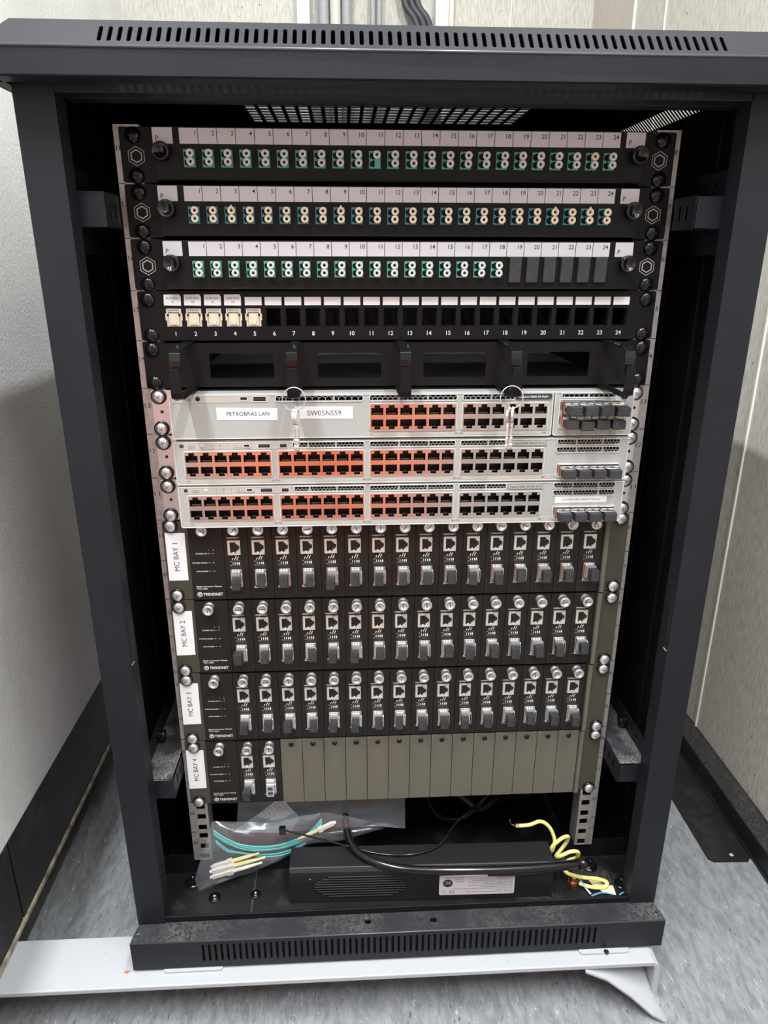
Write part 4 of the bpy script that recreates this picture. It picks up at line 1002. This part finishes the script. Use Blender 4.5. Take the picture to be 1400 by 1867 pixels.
b = MB(); b.tube([(.035, .10, .070), (.045, .10, .020), (.060, .09, -.020), (.085, .09, -.035), (.110, .095, -.032), (.130, .10, -.010), (.160, .12, .010), (.20, .15, .012)], .0042, 'gloss', 10); b.tube([(.028, .14, .05), (.06, .12, .012), (.10, .11, -.015), (.125, .10, -.028), (.16, .13, -.03)], .0042, 'cablek', 10)
tag(b.obj('power_cable'), 'black power cable looping in the dark behind the power strip', 'cable')
b = MB(); b.tube([(.137, .03, .085), (.139, .03, .06), (.134, .032, .045)], .003, 'gloss', 8); tag(b.obj('power_cable'), 'short black cable dropping beside the bare end of the earth wire', 'cable')
t = thing('mains_plug', 'black three-pin plug hanging in the dark, two metal blades showing', 'plug', (.185, .12, -.005))
b = MB(); b.plate(rrect(-.016, -.013, .016, .013, .004, 3), [], -.03, .012, 'panel', fm=lambda u, v, d: (d, u, v)); b.obj('plug_body', t, bevel=.002)
b = MB(); b.box(.012, .032, -.007, -.001, -.009, -.0078, 'alu'); b.box(.012, .024, -.001, .004, .004, .0050, 'alu'); b.obj('pin', t)

# ================================================================== PLASTIC BAGS WITH PATCH CORDS
def film(out, bulge, amp, m, seed, rings=9, freq=28.):
    """closed crumpled bag from an outline of 3-D points"""
    P = [Vector(p) for p in out]; Q = []
    for i in range(len(P)):
        a, c = P[i], P[(i + 1) % len(P)]; n = max(2, int((c - a).length / .010))
        for k in range(n): Q.append(a.lerp(c, k / n))
    ce = sum(Q, Vector()) / len(Q); n = len(Q); V = []; F = []
    for side in (-1, 1):
        base = len(V)
        for r in range(rings + 1):
            s = 1 - r / rings
            for q_ in Q:
                p = ce + (q_ - ce) * s
                h = bulge * (1 - s ** 2.5) ** .6 * side
                nz = noise.noise(Vector((p.x * freq + seed, p.z * freq * 1.6, side * 3.1 + seed))) * amp + abs(noise.noise(Vector((p.x * freq * 2.3 + p.z * freq * 2, p.z * freq * .6, side + seed * 2)))) * amp
                V.append((p.x, p.y + h + nz * (1 if r else .4), p.z + nz * .3))
        for r in range(rings):
            for i in range(n):
                a = base + r * n + i; c = base + r * n + (i + 1) % n; F.append((a, c, c + n, a + n))
    b = MB(); b.add(V, F, m, True); return b
b = film([(-.2385, -.026, -.0205), (-.2420, -.024, -.0050), (-.236, -.016, .014), (-.2265, -.008, .040), (-.2215, .002, .056), (-.190, .004, .052), (-.155, .004, .050), (-.118, .004, .058), (-.0860, .002, .0640), (-.060, .004, .0560), (-.030, .002, .0480), (-.014, .004, .0340), (-.045, .004, .0290), (-.075, .004, .0270), (-.105, .000, .0200), (-.1430, -.010, .0060), (-.1760, -.016, -.0050), (-.2040, -.020, -.0120), (-.2230, -.022, -.0150)], .009, .0035, 'bag', 1.3)
tag(b.obj('plastic_bag'), 'clear crumpled plastic bag with aqua fibre cords in the left bottom', 'bag')
b = film([(-.196, .016, .030), (-.190, .020, .088), (-.100, .022, .090), (.012, .024, .090), (.0120, .010, .028), (-.020, .010, .032), (-.060, .010, .034), (-.100, .012, .030), (-.150, .014, .026)], .004, .003, 'bagd', 7.7)
tag(b.obj('plastic_bag'), 'smoky plastic sleeve standing behind the clear bag', 'bag')
b = MB(); fl = lambda u, v, d: (u, .020 + d, v)
b.plate([(-.2010, .0230), (-.1310, .0190), (-.1180, .0420), (-.1400, .0740)], [], 0, .0004, 'paper', fm=fl)
for k in range(4):
    cx, cz = -.182 + k * .0135, .034 + k * .0085; ca = math.radians(32)
    rc = [(cx + (u * math.cos(ca) - v * math.sin(ca)), cz + (u * math.sin(ca) + v * math.cos(ca))) for u, v in rect(-.0055, -.0065, .0055, .0065)]
    ri = [(cx + (p[0] - cx) * .93, cz + (p[1] - cz) * .94) for p in rc]; b.ring(rc, ri, .0198, 'inkg')
    b.text(('OK', 'Pass', 'Fiber', 'Test')[k], cx, cz, .0022, .0197, 'inkg', rot=ca + PI / 2)
tag(b.obj('paper_leaflet'), 'folded white test leaflet tilted inside the plastic bag', 'paper')
for i in range(6):
    o_ = i * .0021; rnd = [random.uniform(-.0015, .0015) for _ in range(8)]
    if i < 4: pts = [(-.2200, -.002, .0480 - o_), (-.206, -.004, .0385 - o_ + rnd[0]), (-.188, -.006, .0300 - o_ + rnd[1]), (-.168, -.007, .0255 - o_), (-.145, -.006, .0250 - o_ + rnd[2]), (-.124, -.004, .0300 - o_), (-.105, -.001, .0390 - o_ * .8), (-.0900, .001, .0560 - o_ * 1.5)]
    else: pts = [(-.2180, -.003, .0330 - (i - 4) * .003), (-.205, -.004, .0200 - (i - 4) * .003), (-.190, -.005, .0150), (-.165, -.005, .0110 - (i - 4) * .003), (-.142, -.005, .0120 - (i - 4) * .0035), (-.124, -.003, .0170 - (i - 4) * .003), (-.110, -.001, .0220)]
    b = MB(); b.tube(pts, .00095, 'fibre', 7)
    tag(b.obj('patch_cable'), ('aqua fibre cable strand sweeping through the upper part of the bag', 'aqua fibre cable strand low in the bag under the connectors')[i > 3], 'cable', ('upper aqua fibre strands in the bag', 'lower aqua fibre strands in the bag')[i > 3])
def connector(p0, p1, label, k, white=False):
    p0, p1 = Vector(p0), Vector(p1); d = (p1 - p0); L = d.length; t = thing('fibre_connector', label, 'connector', p0, 'fibre connectors inside the clear bag', rot=(0, -math.atan2(d.z, d.x), 0))
    b = MB(); b.box(0, L * .30, -.002, .002, -.0024, .0024, 'clear'); b.box(-.003, 0, -.0013, .0013, -.0015, .0015, 'trunk'); b.obj('plug_housing', t, bevel=.0004)
    b = MB(); b.box(L * .30, L * .42, -.0028, .0028, -.0030, .0030, 'clear'); b.obj('clip', t, bevel=.0004)
    b = MB(); b.lathe((L * .42, 0, 0), (1, 0, 0), [(.0024, 0), (.0022, L * .3), (.0013, L * .5), (.0013, L * .58), (0, L * .58)], 'clear' if white else 'conn', 12); b.obj('boot', t)
connector((-.2215, -.0125, .0030), (-.1660, -.0125, .0205), 'beige fibre connector, uppermost of the left cluster in the bag', 0)
connector((-.2225, -.0165, -.0005), (-.1580, -.0140, .0180), 'yellow fibre connector, middle of the left cluster in the bag', 1)
connector((-.2220, -.0190, -.0065), (-.1620, -.0165, .0125), 'white-booted fibre connector, lowest of the left cluster in the bag', 2, True)
connector((-.0760, -.0040, .0540), (-.1200, -.0060, .0310), 'yellow fibre connector at the right end of the clear bag', 3)

# litter on the floor and beam
b = MB(); b.tube([(-.078, -.124, FZ + .0008), (-.079, -.140, FZ + .002), (-.083, -.158, FZ + .0008)], .0004, 'fibre', 6); b.tube([(-.055, -.138, FZ + .0008), (-.042, -.146, FZ + .002), (-.028, -.149, FZ + .0008)], .0004, 'fibre', 6)
tag(b.obj('fibre_offcut'), 'two thin teal fibre offcuts on the floor before the beam', 'offcut')
b = MB(); b.tube([(-.312, -.0925, -.0625), (-.309, -.093, -.0618), (-.3065, -.0915, -.0625)], .0007, 'orange', 6); b.tube([(-.310, -.0905, -.0625), (-.308, -.0945, -.062)], .0007, 'orange', 6)
tag(b.obj('wire_scrap'), 'tiny orange scrap on the beam left of the rack plinth', 'scrap')

# ================================================================== PHOTOGRAPHER (mirrored in the metal parts)
def skin(name, joints, edges, m, parent, sub=2):
    me = bpy.data.meshes.new(name); ks = list(joints); me.from_pydata([joints[k][:3] for k in ks], [(ks.index(a), ks.index(c)) for a, c in edges], [])
    me.materials.append(M[m]); o = bpy.data.objects.new(name, me); COL.objects.link(o); o.parent = parent
    sk = o.modifiers.new('skin', 'SKIN')
    for i, k in enumerate(ks):
        r = joints[k][3]; me.skin_vertices[0].data[i].radius = (r if not isinstance(r, tuple) else r[0], r if not isinstance(r, tuple) else r[1])
    me.skin_vertices[0].data[0].use_root = True
    sk.use_smooth_shade = True
    s = o.modifiers.new('sub', 'SUBSURF'); s.levels = sub; s.render_levels = sub
    return o
px, py = -.11, -1.12
t = thing('person', 'person in an orange coverall kneeling in front of the rack', 'person', (0, 0, 0))
py = -1.06
J = dict(pel=(px, py, .20, .13), spine=(px, py - .02, .36, .13), chest=(px, py + .01, .54, .15), neck=(px + .01, py + .06, .70, .055), head0=(px + .01, py + .09, .78, .075), head1=(px + .01, py + .10, .88, .08))
E_ = [('pel', 'spine'), ('spine', 'chest'), ('chest', 'neck'), ('neck', 'head0'), ('head0', 'head1')]
JC = {k: J[k] for k in ('pel', 'spine', 'chest')}; JC['col'] = (px + .01, py + .05, .67, .07); EC = [('pel', 'spine'), ('spine', 'chest'), ('chest', 'col')]
for s in (-1, 1):
    n = 'l' if s < 0 else 'r'
    leg = {'hip' + n: (px + s * .11, py + .04, .19, .095), 'knee' + n: (px + s * .15, py + .23, -.055, .070), 'ank' + n: (px + s * .14, py - .17, -.08, .045)}
    arm = {'sho' + n: (px + s * .20, py + .02, .60, .065), 'elb' + n: (px + s * .26, py + .08, .36, .048), 'wri' + n: (px + s * .15, py + .20, .17, .034)}
    foot = {'toe' + n: (px + s * .14, py - .30, -.095, .03)}
    hand = {'pal' + n: (px + s * .14, py + .24, .120, .030)}
    J.update(leg); J.update(arm); J.update(foot); J.update(hand); JC.update({k: (v[0], v[1], v[2], v[3] * 1.12) for k, v in {**leg, **arm}.items()})
    E_ += [('pel', 'hip' + n), ('hip' + n, 'knee' + n), ('knee' + n, 'ank' + n), ('ank' + n, 'toe' + n), ('chest', 'sho' + n), ('sho' + n, 'elb' + n), ('elb' + n, 'wri' + n), ('wri' + n, 'pal' + n)]
    EC += [('pel', 'hip' + n), ('hip' + n, 'knee' + n), ('knee' + n, 'ank' + n), ('chest', 'sho' + n), ('sho' + n, 'elb' + n), ('elb' + n, 'wri' + n)]
    for f in range(5):
        a = (f - 2) * .35; L_ = (.035, .055, .06, .055, .045)[f]
        bx, by, bz = px + s * .14 - s * .012 * (f - 2), py + .250, .105
        J['f%d%s' % (f, n)] = (bx - s * math.sin(a) * L_ * .6, by + L_ * .45, bz - L_ * .6, .009); J['g%d%s' % (f, n)] = (bx - s * math.sin(a) * L_, by + L_ * .5, bz - L_ * 1.0, .008)
        E_ += [('pal' + n, 'f%d%s' % (f, n)), ('f%d%s' % (f, n), 'g%d%s' % (f, n))]
skin('body', {k: (v[0], v[1], v[2], v[3] if not k[:3] in ('pel', 'spi', 'che', 'hip', 'kne', 'ank', 'sho', 'elb') else v[3] * .85) for k, v in J.items()}, E_, 'skin', t)
skin('coverall', {k: (v[0], v[1], v[2], v[3] * 1.15) for k, v in JC.items()}, EC, 'orange', t)
for s in (-1, 1):
    b = MB(); b.box(px + s * .14 - .045, px + s * .14 + .045, py - .36, py - .16, FZ, FZ + .09, 'boot'); b.obj('boot', t, bevel=.02)
b = MB(); b.lathe((px + .01, py + .10, .86), (0, 0, 1), [(.112, 0), (.11, .03), (.095, .075), (.05, .105), (0, .112)], 'trunk', 24); b.obj('hard_hat', t)
